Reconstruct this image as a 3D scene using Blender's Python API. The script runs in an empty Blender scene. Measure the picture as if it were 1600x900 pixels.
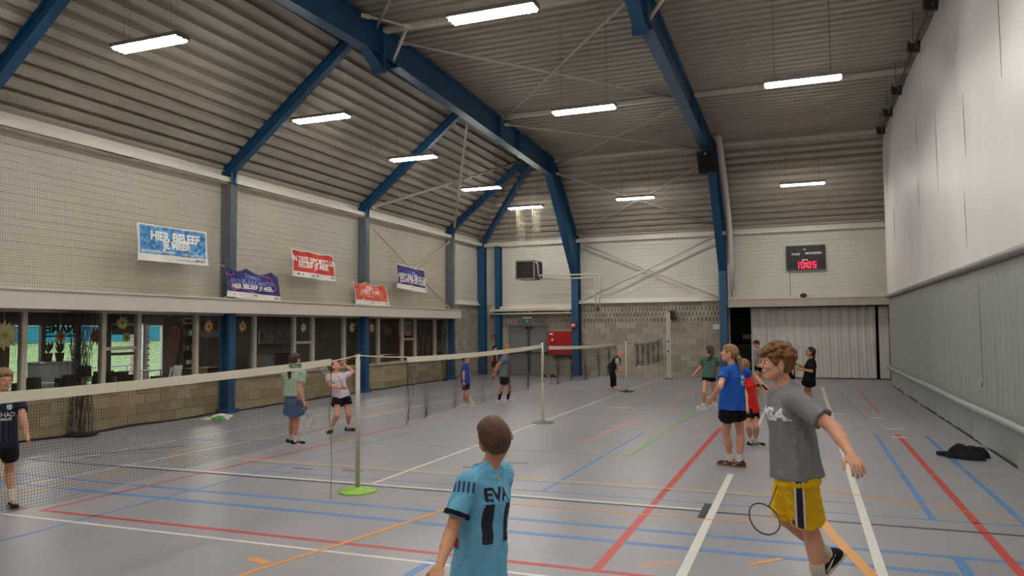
import bpy, bmesh, math, random
import numpy as np
from mathutils import Vector, Matrix
from mathutils.bvhtree import BVHTree
random.seed(7)
SC = bpy.context.scene
COL = SC.collection

# ---------------------------------------------------------------- camera
F_PX, YAW, PITCH, ROLL = 1179.998, 0.366281503, 0.0543528727, -0.00887310339
CAM = np.array([0.0, 0.0, 1.8])
cf = np.array([-math.sin(YAW)*math.cos(PITCH), math.cos(YAW)*math.cos(PITCH), math.sin(PITCH)])
r0 = np.array([math.cos(YAW), math.sin(YAW), 0.0]); u0 = np.cross(r0, cf)
cr = r0*math.cos(ROLL)+u0*math.sin(ROLL); cu = -r0*math.sin(ROLL)+u0*math.cos(ROLL)
cd = bpy.data.cameras.new('camera'); cam = bpy.data.objects.new('camera', cd); COL.objects.link(cam)
cam.matrix_world = Matrix(((cr[0], cu[0], -cf[0], CAM[0]), (cr[1], cu[1], -cf[1], CAM[1]), (cr[2], cu[2], -cf[2], CAM[2]), (0, 0, 0, 1)))
cd.sensor_width = 36.0; cd.lens = F_PX/1600*36.0; cd.clip_start = 0.05; cd.clip_end = 500
SC.camera = cam

# ---------------------------------------------------------------- sky, sun, exposure
world = bpy.data.worlds.new('world'); SC.world = world; world.use_nodes = True
wn = world.node_tree.nodes; wl = world.node_tree.links
sky = wn.new('ShaderNodeTexSky'); sky.sky_type = 'NISHITA'; sky.sun_disc = False
sky.sun_elevation = math.radians(40); sky.sun_rotation = math.radians(250); sky.air_density = 1.4; sky.dust_density = 2.0
wl.new(sky.outputs[0], wn['Background'].inputs[0]); wn['Background'].inputs[1].default_value = .42
sd = bpy.data.lights.new('sun', 'SUN'); sd.energy = 3.6; sd.angle = math.radians(1.5); sd.color = (1, .96, .9)
sun = bpy.data.objects.new('sun', sd); COL.objects.link(sun)
sun.rotation_euler = Vector((0.45, -0.45, -0.9)).to_track_quat('-Z', 'Y').to_euler()
LAMP = 125.0                       # emission of every fluorescent tube
SC.view_settings.view_transform = 'Standard'; SC.view_settings.look = 'None'
SC.view_settings.exposure = 0.62; SC.view_settings.gamma = 1.0
SC.view_settings.use_curve_mapping = False
SC.cycles.max_bounces = 8; SC.cycles.diffuse_bounces = 5; SC.cycles.glossy_bounces = 3
SC.cycles.transparent_max_bounces = 16; SC.cycles.sample_clamp_indirect = 6.0
SC.cycles.caustics_reflective = False; SC.cycles.caustics_refractive = False

# ---------------------------------------------------------------- helpers
def ray(x, y): return cr*(x-800)/F_PX + cu*(450-y)/F_PX + cf
def at(x, y, ax, v):
    d = ray(x, y); return CAM + d*((v-CAM[ax])/d[ax])
def hx(h):
    h = h.lstrip('#'); o = []
    for i in (0, 2, 4):
        c = int(h[i:i+2], 16)/255; o.append(c/12.92 if c <= .04045 else ((c+.055)/1.055)**2.4)
    return tuple(o)
MATS = {}
def mat(name, col, rough=.6, var=.12, scale=8., bump=0., bscale=40., metal=0., spec=.5, emit=0., stretch=None, trans=0., alpha=1.):
    if name in MATS: return MATS[name]
    m = bpy.data.materials.new(name); m.use_nodes = True; nt = m.node_tree; N = nt.nodes; L = nt.links
    b = N['Principled BSDF']; c = hx(col) if isinstance(col, str) else col
    tc = N.new('ShaderNodeTexCoord'); mp = N.new('ShaderNodeMapping'); L.new(tc.outputs['Object'], mp.inputs[0])
    if stretch: mp.inputs['Scale'].default_value = stretch
    nz = N.new('ShaderNodeTexNoise'); nz.inputs['Scale'].default_value = scale; nz.inputs['Detail'].default_value = 4
    L.new(mp.outputs[0], nz.inputs['Vector'])
    rp = N.new('ShaderNodeValToRGB'); L.new(nz.outputs[0], rp.inputs[0])
    rp.color_ramp.elements[0].position = .3; rp.color_ramp.elements[1].position = .7
    rp.color_ramp.elements[0].color = tuple(max(0, x*(1-var)) for x in c)+(1,)
    rp.color_ramp.elements[1].color = tuple(min(1, x*(1+var)) for x in c)+(1,)
    L.new(rp.outputs[0], b.inputs['Base Color'])
    b.inputs['Roughness'].default_value = rough; b.inputs['Metallic'].default_value = metal
    b.inputs['Specular IOR Level'].default_value = spec
    if trans: b.inputs['Transmission Weight'].default_value = trans
    if alpha < 1: b.inputs['Alpha'].default_value = alpha
    if emit: L.new(rp.outputs[0], b.inputs['Emission Color']); b.inputs['Emission Strength'].default_value = emit
    if bump:
        n2 = N.new('ShaderNodeTexNoise'); n2.inputs['Scale'].default_value = bscale; n2.inputs['Detail'].default_value = 3
        L.new(mp.outputs[0], n2.inputs['Vector'])
        bp = N.new('ShaderNodeBump'); bp.inputs['Strength'].default_value = bump; bp.inputs['Distance'].default_value = .01
        L.new(n2.outputs[0], bp.inputs['Height']); L.new(bp.outputs[0], b.inputs['Normal'])
    m.diffuse_color = c+(1,); MATS[name] = m
    return m

class MB:
    """collects shapes and links them as ONE mesh object"""
    def __init__(s): s.v = []; s.f = []
    def add(s, vs, fs):
        o = len(s.v); s.v += [tuple(map(float, p)) for p in vs]; s.f += [tuple(i+o for i in f) for f in fs]; return s
    def box(s, a, b):
        x0, y0, z0 = a; x1, y1, z1 = b
        return s.add([(x0,y0,z0),(x1,y0,z0),(x1,y1,z0),(x0,y1,z0),(x0,y0,z1),(x1,y0,z1),(x1,y1,z1),(x0,y1,z1)],
                     [(0,3,2,1),(4,5,6,7),(0,1,5,4),(1,2,6,5),(2,3,7,6),(3,0,4,7)])
    def bar(s, p, q, w, h, up=(0, 0, 1)):
        p = Vector(p); q = Vector(q); d = (q-p).normalized(); u = Vector(up)
        if abs(d.dot(u)) > .98: u = Vector((1, 0, 0))
        a = d.cross(u).normalized(); u = a.cross(d).normalized(); vs = []
        for c in (p, q):
            for i, j in ((-1,-1),(1,-1),(1,1),(-1,1)): vs.append(c+a*(i*w/2)+u*(j*h/2))
        return s.add(vs, [(0,3,2,1),(4,5,6,7),(0,1,5,4),(1,2,6,5),(2,3,7,6),(3,0,4,7)])
    def tube(s, pts, r, n=8, cap=True, closed=False):
        pts = [Vector(p) for p in pts]; m = len(pts); rs = r if isinstance(r, (list, tuple)) else [r]*m
        prev = None; rings = []
        for i, p in enumerate(pts):
            if closed: t = (pts[(i+1) % m]-pts[i-1])
            else: t = (pts[min(i+1, m-1)]-pts[max(i-1, 0)])
            t = t.normalized() if t.length > 1e-9 else Vector((0, 0, 1))
            if prev is None:
                a = t.cross(Vector((0, 0, 1)));  a = a if a.length > .05 else t.cross(Vector((1, 0, 0)))
            else: a = prev - t*prev.dot(t)
            a.normalize(); b = t.cross(a); prev = a
            rings.append([p+(a*math.cos(2*math.pi*k/n)+b*math.sin(2*math.pi*k/n))*rs[i] for k in range(n)])
        vs = [v for g in rings for v in g]; fs = []
        for i in range(m if closed else m-1):
            j = (i+1) % m
            for k in range(n): fs.append((i*n+k, i*n+(k+1) % n, j*n+(k+1) % n, j*n+k))
        if cap and not closed: fs.append(tuple(range(n-1, -1, -1))); fs.append(tuple((m-1)*n+k for k in range(n)))
        return s.add(vs, fs)
    def lathe(s, c, prof, n=16, axis=(0, 0, 1)):
        c = Vector(c); z = Vector(axis).normalized(); a = z.cross(Vector((1, 0, 0)))
        if a.length < .1: a = z.cross(Vector((0, 1, 0)))
        a.normalize(); b = z.cross(a); vs = []; fs = []
        for r, h in prof:
            for k in range(n): vs.append(c+z*h+(a*math.cos(2*math.pi*k/n)+b*math.sin(2*math.pi*k/n))*r)
        for i in range(len(prof)-1):
            for k in range(n): fs.append((i*n+k, i*n+(k+1) % n, (i+1)*n+(k+1) % n, (i+1)*n+k))
        fs.append(tuple(range(n-1, -1, -1))); fs.append(tuple((len(prof)-1)*n+k for k in range(n)))
        return s.add(vs, fs)
    def poly(s, pts, d):
        """extrude polygon PTS by vector D"""
        n = len(pts); vs = [Vector(p) for p in pts]; vs += [p+Vector(d) for p in vs]
        return s.add(vs, [tuple(range(n-1, -1, -1)), tuple(range(n, 2*n))]+[(i, (i+1) % n, (i+1) % n+n, i+n) for i in range(n)])
    def grid(s, fn, nu, nv):
        vs = [fn(i/nu, j/nv) for j in range(nv+1) for i in range(nu+1)]
        return s.add(vs, [(j*(nu+1)+i, j*(nu+1)+i+1, (j+1)*(nu+1)+i+1, (j+1)*(nu+1)+i) for j in range(nv) for i in range(nu)])
    def build(s, name, m, parent=None, smooth=False, kind=None, mesh=None):
        me = bpy.data.meshes.new(name); me.from_pydata(s.v, [], s.f); me.update()
        return link(name, me, m, parent, smooth, kind)
def link(name, me, m, parent=None, smooth=False, kind=None):
    if m is not None and not me.materials:
        for q in (m if isinstance(m, (list, tuple)) else [m]): me.materials.append(q)
    if smooth: me.polygons.foreach_set('use_smooth', [True]*len(me.polygons))
    o = bpy.data.objects.new(name, me); COL.objects.link(o)
    if parent is not None: par(o, parent)
    if kind: o['kind'] = kind
    return o
def par(o, p):
    o.parent = p; o.matrix_parent_inverse = Matrix.Translation(-wloc(p))
def wloc(p):
    l = p.location.copy()
    if p.parent: l = p.parent.location*0 + l
    return l
def tag(o, label=None, cat=None, group=None, kind=None):
    if label: o['label'] = label
    if cat: o['category'] = cat
    if group: o['group'] = group
    if kind: o['kind'] = kind
    return o
def thing(name, loc, label, cat, group=None):
    o = bpy.data.objects.new(name, None); COL.objects.link(o); o.location = loc; o.empty_display_size = .1
    return tag(o, label, cat, group)
def struct(name):
    o = bpy.data.objects.new(name, None); COL.objects.link(o); o['kind'] = 'structure'; return o
def dup(root, loc, label=None, group=None):
    def cp(o, p):
        c = o.copy(); COL.objects.link(c)
        if p is not None: c.parent = p
        for ch in list(o.children): cp(ch, c)
        return c
    r = cp(root, None); r.location = loc
    if label: r['label'] = label
    if group: r['group'] = group
    return r
def copies(name, me, spots, parent):
    """many alike parts sharing one mesh"""
    for p in spots:
        o = bpy.data.objects.new(name, me); COL.objects.link(o); o.parent = parent
        if len(p) == 4: o.location = p[:3]; o.rotation_euler = (0, 0, p[3])
        else: o.location = p
def text_mesh(s, size, extrude=.002, bold=.0, align='CENTER', spacing=1.0):
    c = bpy.data.curves.new('t', 'FONT'); c.body = s; c.size = size; c.extrude = extrude; c.offset = bold
    c.align_x = align; c.align_y = 'CENTER'; c.space_character = spacing; c.resolution_u = 3
    o = bpy.data.objects.new('t', c); me = bpy.data.meshes.new_from_object(o)
    bpy.data.objects.remove(o); return me
def text(name, s, size, m, loc, right, up, parent=None, sx=1., **k):
    me = text_mesh(s, size, **k); r = Vector(right).normalized(); u = Vector(up).normalized(); n = r.cross(u)
    l = Vector(loc)
    M = Matrix(((r.x*sx, u.x, n.x, l.x), (r.y*sx, u.y, n.y, l.y), (r.z*sx, u.z, n.z, l.z), (0, 0, 0, 1)))
    me.transform(M)
    if sx < 0: me.flip_normals()
    me.materials.clear(); return link(name, me, m, parent)

# ---------------------------------------------------------------- materials of the hall
M_floor = mat('sports_floor', '#95939a', .34, .05, 1.2, .04, 90, spec=.5)
nt = M_floor.node_tree; b_ = nt.nodes['Principled BSDF']
n_ = nt.nodes.new('ShaderNodeTexNoise'); n_.inputs['Scale'].default_value = 2.2; n_.inputs['Detail'].default_value = 6
mr = nt.nodes.new('ShaderNodeMapRange'); mr.inputs['To Min'].default_value = .26; mr.inputs['To Max'].default_value = .44
nt.links.new(n_.outputs[0], mr.inputs['Value']); nt.links.new(mr.outputs[0], b_.inputs['Roughness'])
M_deck = mat('roof_deck', '#a89f92', .5, .05, 2)
M_clad = mat('cladding', '#cfcabf', .5, .03, 1.2)
M_trimw = mat('cream_steel', '#d2cabd', .45, .04, 3)
M_fascia = mat('fascia', '#c6bcb1', .55, .04, 2)
M_blue = mat('blue_steel', '#1c4b70', .42, .08, 3)
M_grey = mat('tube_steel', '#bdb4a8', .45, .06, 6)
M_block = [mat('block_%s' % a, c, .9, .14, 30, .35, 120) for a, c in (('a', '#a1988a'), ('b', '#978d80'), ('c', '#aaa193'))]
M_mortar = mat('mortar', '#a39b8e', .95, .08, 20)
M_vinw = mat('vinyl_white', '#efebe9', .5, .04, 1.0, stretch=(1, 1, .25))
M_ving = mat('vinyl_grey', '#9aa09c', .42, .05, 1.2, stretch=(1, 1, .2))
M_dark = mat('dark_plastic', '#1b1a1c', .5, .1, 20)
M_frame = mat('mullion', '#c4bcae', .5, .05, 4)
M_black = mat('black_rubber', '#141315', .75, .2, 30)
def glassmat(name, tint, rough=.02):
    m = bpy.data.materials.new(name); m.use_nodes = True; N = m.node_tree.nodes; L = m.node_tree.links
    N.remove(N['Principled BSDF']); o = N['Material Output']
    t = N.new('ShaderNodeBsdfTransparent'); g = N.new('ShaderNodeBsdfGlossy'); g.inputs['Roughness'].default_value = rough
    nz = N.new('ShaderNodeTexNoise'); nz.inputs['Scale'].default_value = .8
    rp = N.new('ShaderNodeValToRGB'); rp.color_ramp.elements[0].color = tuple(c*.94 for c in tint)+(1,); rp.color_ramp.elements[1].color = tuple(tint)+(1,)
    L.new(nz.outputs[0], rp.inputs[0]); L.new(rp.outputs[0], t.inputs[0])
    f = N.new('ShaderNodeFresnel'); f.inputs['IOR'].default_value = 1.45; mx = N.new('ShaderNodeMixShader')
    gb = N.new('ShaderNodeNewGeometry'); iv = N.new('ShaderNodeMath'); iv.operation = 'SUBTRACT'; iv.inputs[0].default_value = 1; L.new(gb.outputs['Backfacing'], iv.inputs[1])
    mu = N.new('ShaderNodeMath'); mu.operation = 'MULTIPLY'; L.new(iv.outputs[0], mu.inputs[0]); L.new(f.outputs[0], mu.inputs[1]); L.new(mu.outputs[0], mx.inputs[0]); L.new(t.outputs[0], mx.inputs[1]); L.new(g.outputs[0], mx.inputs[2]); L.new(mx.outputs[0], o.inputs[0])
    return m
M_glass = glassmat('window_glass', (.86, .88, .87))

XL, XR, YB, YF = -12.15, 2.47, 28.05, -1.35
# ---------------------------------------------------------------- floor and painted lines
floor = MB().box((-12.4, YF-.2, -.2), (3.3, 28.6, 0)).build('floor', M_floor, kind='structure')
LC = {'w': mat('line_white', '#dcd9d2', .4, .07, 25), 'k': mat('line_black', '#2f2e31', .4, .1, 25), 'y': mat('line_yellow', '#d9b84e', .4, .08, 25),
      'r': mat('line_red', '#bf3a35', .4, .08, 25), 'b': mat('line_blue', '#4f82bd', .4, .08, 25), 'o': mat('line_orange', '#dd9a4a', .4, .1, 25),
      'g': mat('line_green', '#6fae55', .4, .08, 25), 'p': mat('line_pink', '#cf8790', .4, .1, 25), 'f': mat('line_faded', '#c3b2a0', .4, .06, 25),
      'fr': mat('line_salmon', '#b98a7c', .4, .08, 25)}
LN = [0]
def line(col, w, *pts):
    LN[0] += 1; z = .0008+.00006*(LN[0] % 40); m = MB()
    pts = [Vector((p[0], p[1], 0)) for p in pts]; Lp = []; Rp = []
    for i, p in enumerate(pts):
        t = (pts[min(i+1, len(pts)-1)]-pts[max(i-1, 0)]).normalized(); n = Vector((-t.y, t.x, 0))*w/2
        Lp.append(p+n); Rp.append(p-n)
    for i in range(len(pts)-1):
        q = [Lp[i], Rp[i], Rp[i+1], Lp[i+1]]
        m.poly([(v.x, v.y, -.0005) for v in q], (0, 0, z+.0005))
    return m.build('court_line', LC[col], floor)
W = .045
for a in [('b', .075, (-7.5, 6.83), (2.4, 6.79)), ('b', .085, (-7.9, 6.41), (1.01, 6.34)), ('b', .035, (-6.57, 2.5), (-6.5, 12)), ('b', .03, (-7.1, 8.55), (.6, 8.52)),
          ('b', .03, (-6.9, 8.05), (2.4, 8.02)), ('b', .04, (-2.74, 8.06), (-2.6, 13.1)), ('b', .03, (-2.2, 14.5), (-1.5, 22)), ('b', .06, (1.08, 14), (1.08, 8.03)), ('b', .06, (1.83, 14), (1.83, 8.0)),
          ('b', .08, (1.07, 6.79), (1.07, 5.6)), ('b', .07, (-2.755, 4.2), (-2.755, 5.39)), ('b', .03, (1.1, 16), (.9, 23)), ('b', .03, (2.0, 16), (1.9, 22)),
          ('b', .05, (-10.6, 8.1), (-8.9, 8.8)), ('b', .05, (-9.9, 9.9), (-8.2, 10.3)), ('b', .05, (-9.6, 6.9), (-7.6, 6.83)), ('b', .05, (-9.6, 6.45), (-7.9, 6.41)),
          ('fr', .04, (-8.9, 14.3), (2.42, 14.1)), ('f', .035, (-8.6, 17.1), (1.5, 17.05)), ('f', .03, (-9, 20.1), (1.5, 20.1)), ('f', .03, (-9, 22.4), (2.4, 22.4)), ('f', .05, (-8, 27.9), (-2.3, 27.9)),
          ('f', .025, (.2, 10.95), (2.42, 10.9)), ('f', .025, (-6, 25), (2.2, 25)), ('f', .025, (-.7, 15.6), (2.4, 15.6)),
          ('g', .03, (-7.5, 10.6), (-2.32, 10.66)), ('g', .05, (-2.32, 10.64), (-2.2, 17)), ('f', .02, (-2.3, 10.66), (1.6, 10.4)),
          ('p', .07, (-3.3, 11.5), (-3.05, 15.5)), ('p', .05, (-3.0, 17), (-2.8, 25)),
          ('o', .05, (-3.98, 4.2), (-3.9, 4.72), (-3.66, 5.65), (-3.38, 6.96)), ('o', .09, (.09, 7.85), (.19, 7.19), (.42, 6.1), (.46, 5.5)), ('o', .05, (-.42, 6.09), (-.2, 6.32)),
          ('o', .045, (-8.4, 5.7), (-8.22, 6.67)), ('o', .045, (-8.24, 6.95), (-8.25, 7.44)), ('o', .04, (-8.2, 8.0), (-8.22, 8.35)), ('o', .028, (-3.4, 7.35), (.1, 7.37)), ('f', .02, (-3.4, 7.35), (-5.2, 7.2)),
          ('o', .028, (.12, 9.06), (.6, 8.88), (1.05, 8.64), (1.5, 8.43), (1.9, 8.22), (2.3, 7.95)), ('o', .04, (-1.2, 5.8), (-.95, 5.95)), ('o', .09, (-3.93, 4.9), (-4.15, 4.95)),
          ('r', .045, (-7.28, 5.55), (-7.16, 8.64), (-7.0, 14)), ('r', .06, (-7.3, 5.56), (-1.0, 5.56)), ('r', .075, (-1.49, 5.56), (-1.42, 14.05)), ('r', .075, (1.42, 14.05), (1.43, 4.2)), ('r', .04, (1.41, 25.2), (1.43, 17.3)),
          ('r', .04, (-7.5, 5.56), (-7.8, 5.58)), ('r', .03, (-8.6, 17.6), (-7.2, 20)), 
          ('y', .04, (-8.9, 8.72), (-.2, 8.63)), ('y', .045, (-8.9, 8.7), (-8.8, 10.62), (-8.6, 16.2), (-8.5, 22)), ('y', .03, (-9.2, 8.2), (-9.1, 8.5)),
          ('w', .04, (-9.8, 5.33), (-.9, 5.31)), ('w', .04, (-9.95, 4), (-9.75, 10.92), (-9.65, 21)), ('w', .04, (-8.72, 4), (-8.54, 10.31), (-8.45, 20)),
          ('k', .045, (-10.4, 7.70), (2.42, 7.665)), ('w', .05, (-8.73, 7.79), (-.86, 7.745)), ('w', .05, (-4.77, 7.8), (-4.77, 27.5)),
          ('w', .075, (-.87, 4.8), (-.87, 9.7)), ('w', .075, (.50, 24.4), (.49, 5.0)), ('w', .04, (-.8, 14.5), (-.8, 22)), ('w', .04, (-6.7, 12), (-6.7, 12.1)),
          ('k', .075, (-.945, 8.02), (-.945, 7.38)), ('k', .04, (-10.35, 7.72), (-9.2, 9.4)), ('k', .05, (-9.75, 8.1), (-9.55, 8.2)),
          ('w', .09, (1.2, 16.48), (1.46, 16.48)), ('w', .09, (.45, 16.95), (.75, 16.95)), ('w', .09, (1.3, 14.82), (1.6, 14.82)), ('w', .09, (-4.2, 16.95), (-3.7, 16.95)), ('w', .09, (-6.6, 22.01), (-6.1, 22.01)),
          ('w', .10, (1.28, 13.72), (1.52, 13.72)), ('k', .03, (-6.3, 8.35), (-6.0, 8.35)), ('k', .03, (-5.6, 8.42), (-5.3, 8.42)), ('k', .03, (-4.2, 9.1), (-3.9, 9.15)), ('k', .03, (-3.8, 9.6), (-3.5, 9.65))]:
    line(*a)

# ---------------------------------------------------------------- roof of corrugated deck
ceiling = struct('ceiling')
def deck(axis, s0, s1, zf, e0, e1, pitch=.28, dep=.13, name='roof_sheet'):
    """ribs run along AXIS ('y' or 'x') from e0 to e1; profile over s0..s1 at height zf(s)"""
    dz = (zf(s1)-zf(s0))/(s1-s0); ln = math.hypot(1, dz); pts = []; s = s0; nrm = (-dz/ln, 1/ln)
    st = pitch/ln
    while s < s1:
        for q, h in ((0, 0), (.52, 0), (.59, 1), (.93, 1)):
            ss = s+st*q
            if ss > s1: ss = s1
            pts.append((ss+nrm[0]*h*dep, zf(ss)+nrm[1]*h*dep))
        s += st
    m = MB(); P = []
    for a, z in pts:
        for e in (e0, e1): P.append((a, e, z) if axis == 'y' else (e, a, z))
    n = len(pts); F = [(2*i, 2*i+2, 2*i+3, 2*i+1) for i in range(n-1)]
    m.add(P, F); return m.build(name, M_deck, ceiling)
# roof planes, shared with the added light-blocking skin below
zleft = lambda x: 5.52+.80*(x+12.05)
zback = lambda y: 5.25+.84*(28.1-y)
zmain = lambda y: 7.83+.034*(25.03-y)
for a, b in ((-1.4, 2.3), (2.3, 7.9), (7.9, 13.5), (13.5, 19.1), (19.1, 24.95), (24.95, 28.2)):
    deck('y', -12.2, -8.35, zleft, a+.01, b-.01)
for a, b in ((-12.2, -8.05), (-8.05, -2.6), (-2.6, 3.2)):
    deck('x', 24.8, 28.25, zback, a+.01, b-.01)
    deck('x', 13.4, 25.3, zmain, max(a, -9.6)+.01, b-.01)
    deck('x', 1.5, 13.4, lambda y: zmain(26.8-y), max(a, -9.6)+.01, b-.01)
    deck('x', -1.5, 2.0, lambda y: zback(26.8-y), a+.01, b-.01)

sk = MB(); o = .3  # unseen layer added above the deck to stop light leaking between sheets
sk.poly([(-12.6, -2, zleft(-12.6)+o), (-8.2, -2, zleft(-8.2)+o), (-8.2, -2, zleft(-8.2)+o+.05), (-12.6, -2, zleft(-12.6)+o+.05)], (0, 31, 0))
for f in (lambda y: y, lambda y: 26.8-y):
    sk.poly([(-12.6, f(28.6), zback(28.6)+o), (-12.6, f(24.6), zback(24.6)+o), (-12.6, f(24.6), zback(24.6)+o+.05), (-12.6, f(28.6), zback(28.6)+o+.05)], (16.5, 0, 0))
    sk.poly([(-9.8, f(25.4), zmain(25.4)+o), (-9.8, f(13.3), zmain(13.3)+o), (-9.8, f(13.3), zmain(13.3)+o+.05), (-9.8, f(25.4), zmain(25.4)+o+.05)], (13.7, 0, 0))
sk.build('roof_light_block', M_deck, kind='structure')
# ---------------------------------------------------------------- walls
def cladding(wall, along, lo, hi, fixed, z0, z1, out):
    """horizontal boards with three ribs; along: 'x' or 'y'; out: +1/-1 direction of the room"""
    z = z0
    while z < z1-.02:
        t = min(z+.40, z1); m = MB(); n = max(1, round((t-z)/.1333)); prof = []
        for k in range(n):
            a = z+(t-z)*k/n; b = z+(t-z)*(k+1)/n
            prof += [(0, a), (.010, a+.005), (.010, b-.018), (.0, b-.003)]
        P = []
        for d, zz in prof:
            for e in (lo+.004, hi-.004):
                P.append((e, fixed+out*d, zz) if along == 'x' else (fixed+out*d, e, zz))
        F = [(2*i, 2*i+2, 2*i+3, 2*i+1) for i in range(len(prof)-1)]
        m.add(P, F).build('cladding_panel', M_clad, wall); z = t
def blockmesh(w, h, slots, mt):
    m = MB(); d = .03; back = 0
    if not slots: m.box((0, 0, 0), (w, d, h))
    else:
        m.box((0, .022, 0), (w, d, h)); m.box((0, 0, 0), (w, .022, .035)); m.box((0, 0, h-.035), (w, .022, h))
        xs = [0]
        for k in range(slots):
            c = w*(k+.5)/slots; xs += [c-.014, c+.014]
        xs.append(w)
        for k in range(0, len(xs), 2): m.box((xs[k], 0, .035), (xs[k+1], .022, h-.035))
    me = bpy.data.meshes.new('block'); me.from_pydata(m.v, [], m.f); me.materials.append(mt)
    if slots:
        me.materials.append(M_black)
        for k in range(6): me.polygons[k].material_index = 1
    return me
BLK = {}
def blocks(wall, along, lo, hi, fixed, z0, z1, out, slotrows=(), hole=None, L=.40, H=.20):
    r = 0; z = z0
    while z < z1-.03:
        h = min(H, z1-z)-.008; x = lo-(L/2 if r % 2 else 0); sl = 3 if r in slotrows else 0
        while x < hi-.01:
            a = max(x, lo); b = min(x+L, hi); w = b-a-.008
            if w > .03 and not (hole and a+w > hole[0]+.02 and a < hole[1]-.02 and z < hole[2]-.02):
                k = (round(w, 2), round(h, 2), sl if w > .2 else (1 if sl else 0), random.randrange(3))
                if k not in BLK: BLK[k] = blockmesh(w, h, k[2], M_block[k[3]])
                o = bpy.data.objects.new('block', BLK[k]); COL.objects.link(o); o.parent = wall
                j = random.uniform(0, .003)
                if along == 'x': o.location = (a, fixed-.03-j, z)
                else: o.location = (fixed+.03+j, a, z); o.rotation_euler = (0, 0, math.pi/2)
            x += L
        z += H; r += 1
SL = (10, 11, 12)
# far wall
wb = MB()
wb.box((-12.3, 28.06, 0), (-10.98, 28.3, 5.5)).box((-10.98, 28.06, 1.99), (-9.22, 28.3, 5.5)).box((-9.22, 28.06, 0), (-2.42, 28.3, 5.5))
wb.box((-2.42, 28.06, 2.52), (2.75, 28.3, 5.5)).box((2.72, 28.06, 0), (3.3, 28.3, 5.5))
wall_back = wb.build('wall_back', M_mortar, kind='structure')
def upright(name, a, b, m, parent=None, kind=None): return MB().box(a, b).build(name, m, parent, kind=kind)
blocks(wall_back, 'x', -11.75, -8.1, 28.06, 0, 2.5, -1, SL, hole=(-10.98, -9.22, 1.99))
blocks(wall_back, 'x', -7.98, -2.62, 28.06, 0, 2.75, -1, SL)
cladding(wall_back, 'x', -12.1, -8.1, 28.05, 2.75, 5.5, -1)
cladding(wall_back, 'x', -7.98, -2.7, 28.05, 2.9, 5.5, -1)
cladding(wall_back, 'x', -2.5, 2.9, 28.05, 2.77, 5.5, -1)
# left wall: block wall under the glazing, cladding above, block wall in the corner
YG = 25.05
wl_ = MB()
wl_.box((-12.4, YF, 0), (-12.18, YG, .72)).box((-12.4, YF, 2.2), (-12.16, YG, 5.75)).box((-12.4, YG, 0), (-12.16, 28.3, 5.75)).box((-12.4, YF-.1, 0), (-12.18, 5.2, 2.3))
wall_left = wl_.build('wall_left', M_mortar, kind='structure')
KEEP = M_block; M_block = [mat('block_tan_%s' % a, c, .9, .14, 30, .35, 120) for a, c in (('a', '#ab9a7e'), ('b', '#9f8d71'), ('c', '#b3a287'))]; BLK = {}
blocks(wall_left, 'y', 7.0, 25.0, -12.18, 0, .72, 1)
M_block = KEEP; BLK = {}
blocks(wall_left, 'y', 25.1, 28.05, -12.16, 0, 2.75, 1, SL)
for a, b in ((-1.3, 2.3), (2.3, 7.9), (7.9, 13.5), (13.5, 19.1), (19.1, 25), (25, 28.05)):
    cladding(wall_left, 'y', a, b, -12.155, 2.52 if b < 25.5 else 2.78, 5.72, 1)
MB().box((-12.3, 7.0, .72), (-12.12, 25.0, .755)).build('trim_1', M_frame, kind='structure')
# wall behind the camera; unseen wall added behind the curtain to block stray light
MB().box((-12.4, YF-.2, 0), (3.3, YF, 8.6)).build('wall_front', mat('plain_wall', '#c2b8a8', .8, .04, 2), kind='structure')
MB().box((3.1, YF, 0), (3.3, 28.3, 8.6)).build('wall_light_block', MATS['plain_wall'], kind='structure')
# white flashings along the foot of the cladding
for nm, x0, x1, z in (('trim_2', -7.98, -2.7, 2.75), ('trim_3', -11.62, -8.1, 2.60)):
    MB().poly([(x0, 27.90, z), (x0, 28.04, z+.16), (x0, 28.045, z+.16), (x0, 28.045, z-.01), (x0, 27.92, z-.012)], (x1-x0, 0, 0)).build(nm, mat('flashing', '#ded6c6', .4, .03, 3), kind='structure')
MB().poly([(-12.0, 25.05, 2.75), (-12.13, 25.05, 2.92), (-12.145, 25.05, 2.92), (-12.145, 25.05, 2.74)], (0, 2.95, 0)).build('trim_4', MATS['flashing'], kind='structure')
# ledge and rail over the double door
MB().box((-11.6, 27.66, 2.50), (-8.2, 28.03, 2.585)).build('trim_5', M_trimw, kind='structure')
t = thing('rail_tube', (-9.9, 27.7, 2.40), 'long cream pipe rail under the ledge above the grey double door', 'rail')
MB().tube([(-11.55, 27.68, 2.40), (-8.2, 27.68, 2.40)], .03, 8).build('tube', M_trimw, t, True)
for x in (-11.5, -9.9, -8.35): MB().box((x-.02, 27.66, 2.40), (x+.02, 28.03, 2.50)).build('bracket', M_trimw, t)
# white edge beams along the eaves
MB().box((-12.08, YF, 5.12), (-11.9, 28.0, 5.26)).build('trim_6', M_trimw, kind='structure')
MB().box((-11.9, 27.88, 5.10), (3.1, 28.04, 5.24)).build('trim_7', M_trimw, kind='structure')
# long boxed fascia above the canteen glazing
MB().box((-12.15, YF, 2.20), (-11.6, 25.05, 2.50)).build('trim_8', M_fascia, kind='structure')
MB().box((-12.15, YF, 2.50), (-11.57, 25.08, 2.525)).build('trim_9', M_trimw, kind='structure')
# lintel over the stage curtain
MB().box((-2.45, 27.70, 2.50), (2.8, 28.06, 2.76)).build('trim_10', mat('lintel', '#b3a9a0', .6, .04, 3), kind='structure')
MB().box((-2.45, 27.68, 2.76), (2.8, 28.06, 2.785)).build('trim_11', M_frame, kind='structure')
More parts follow.
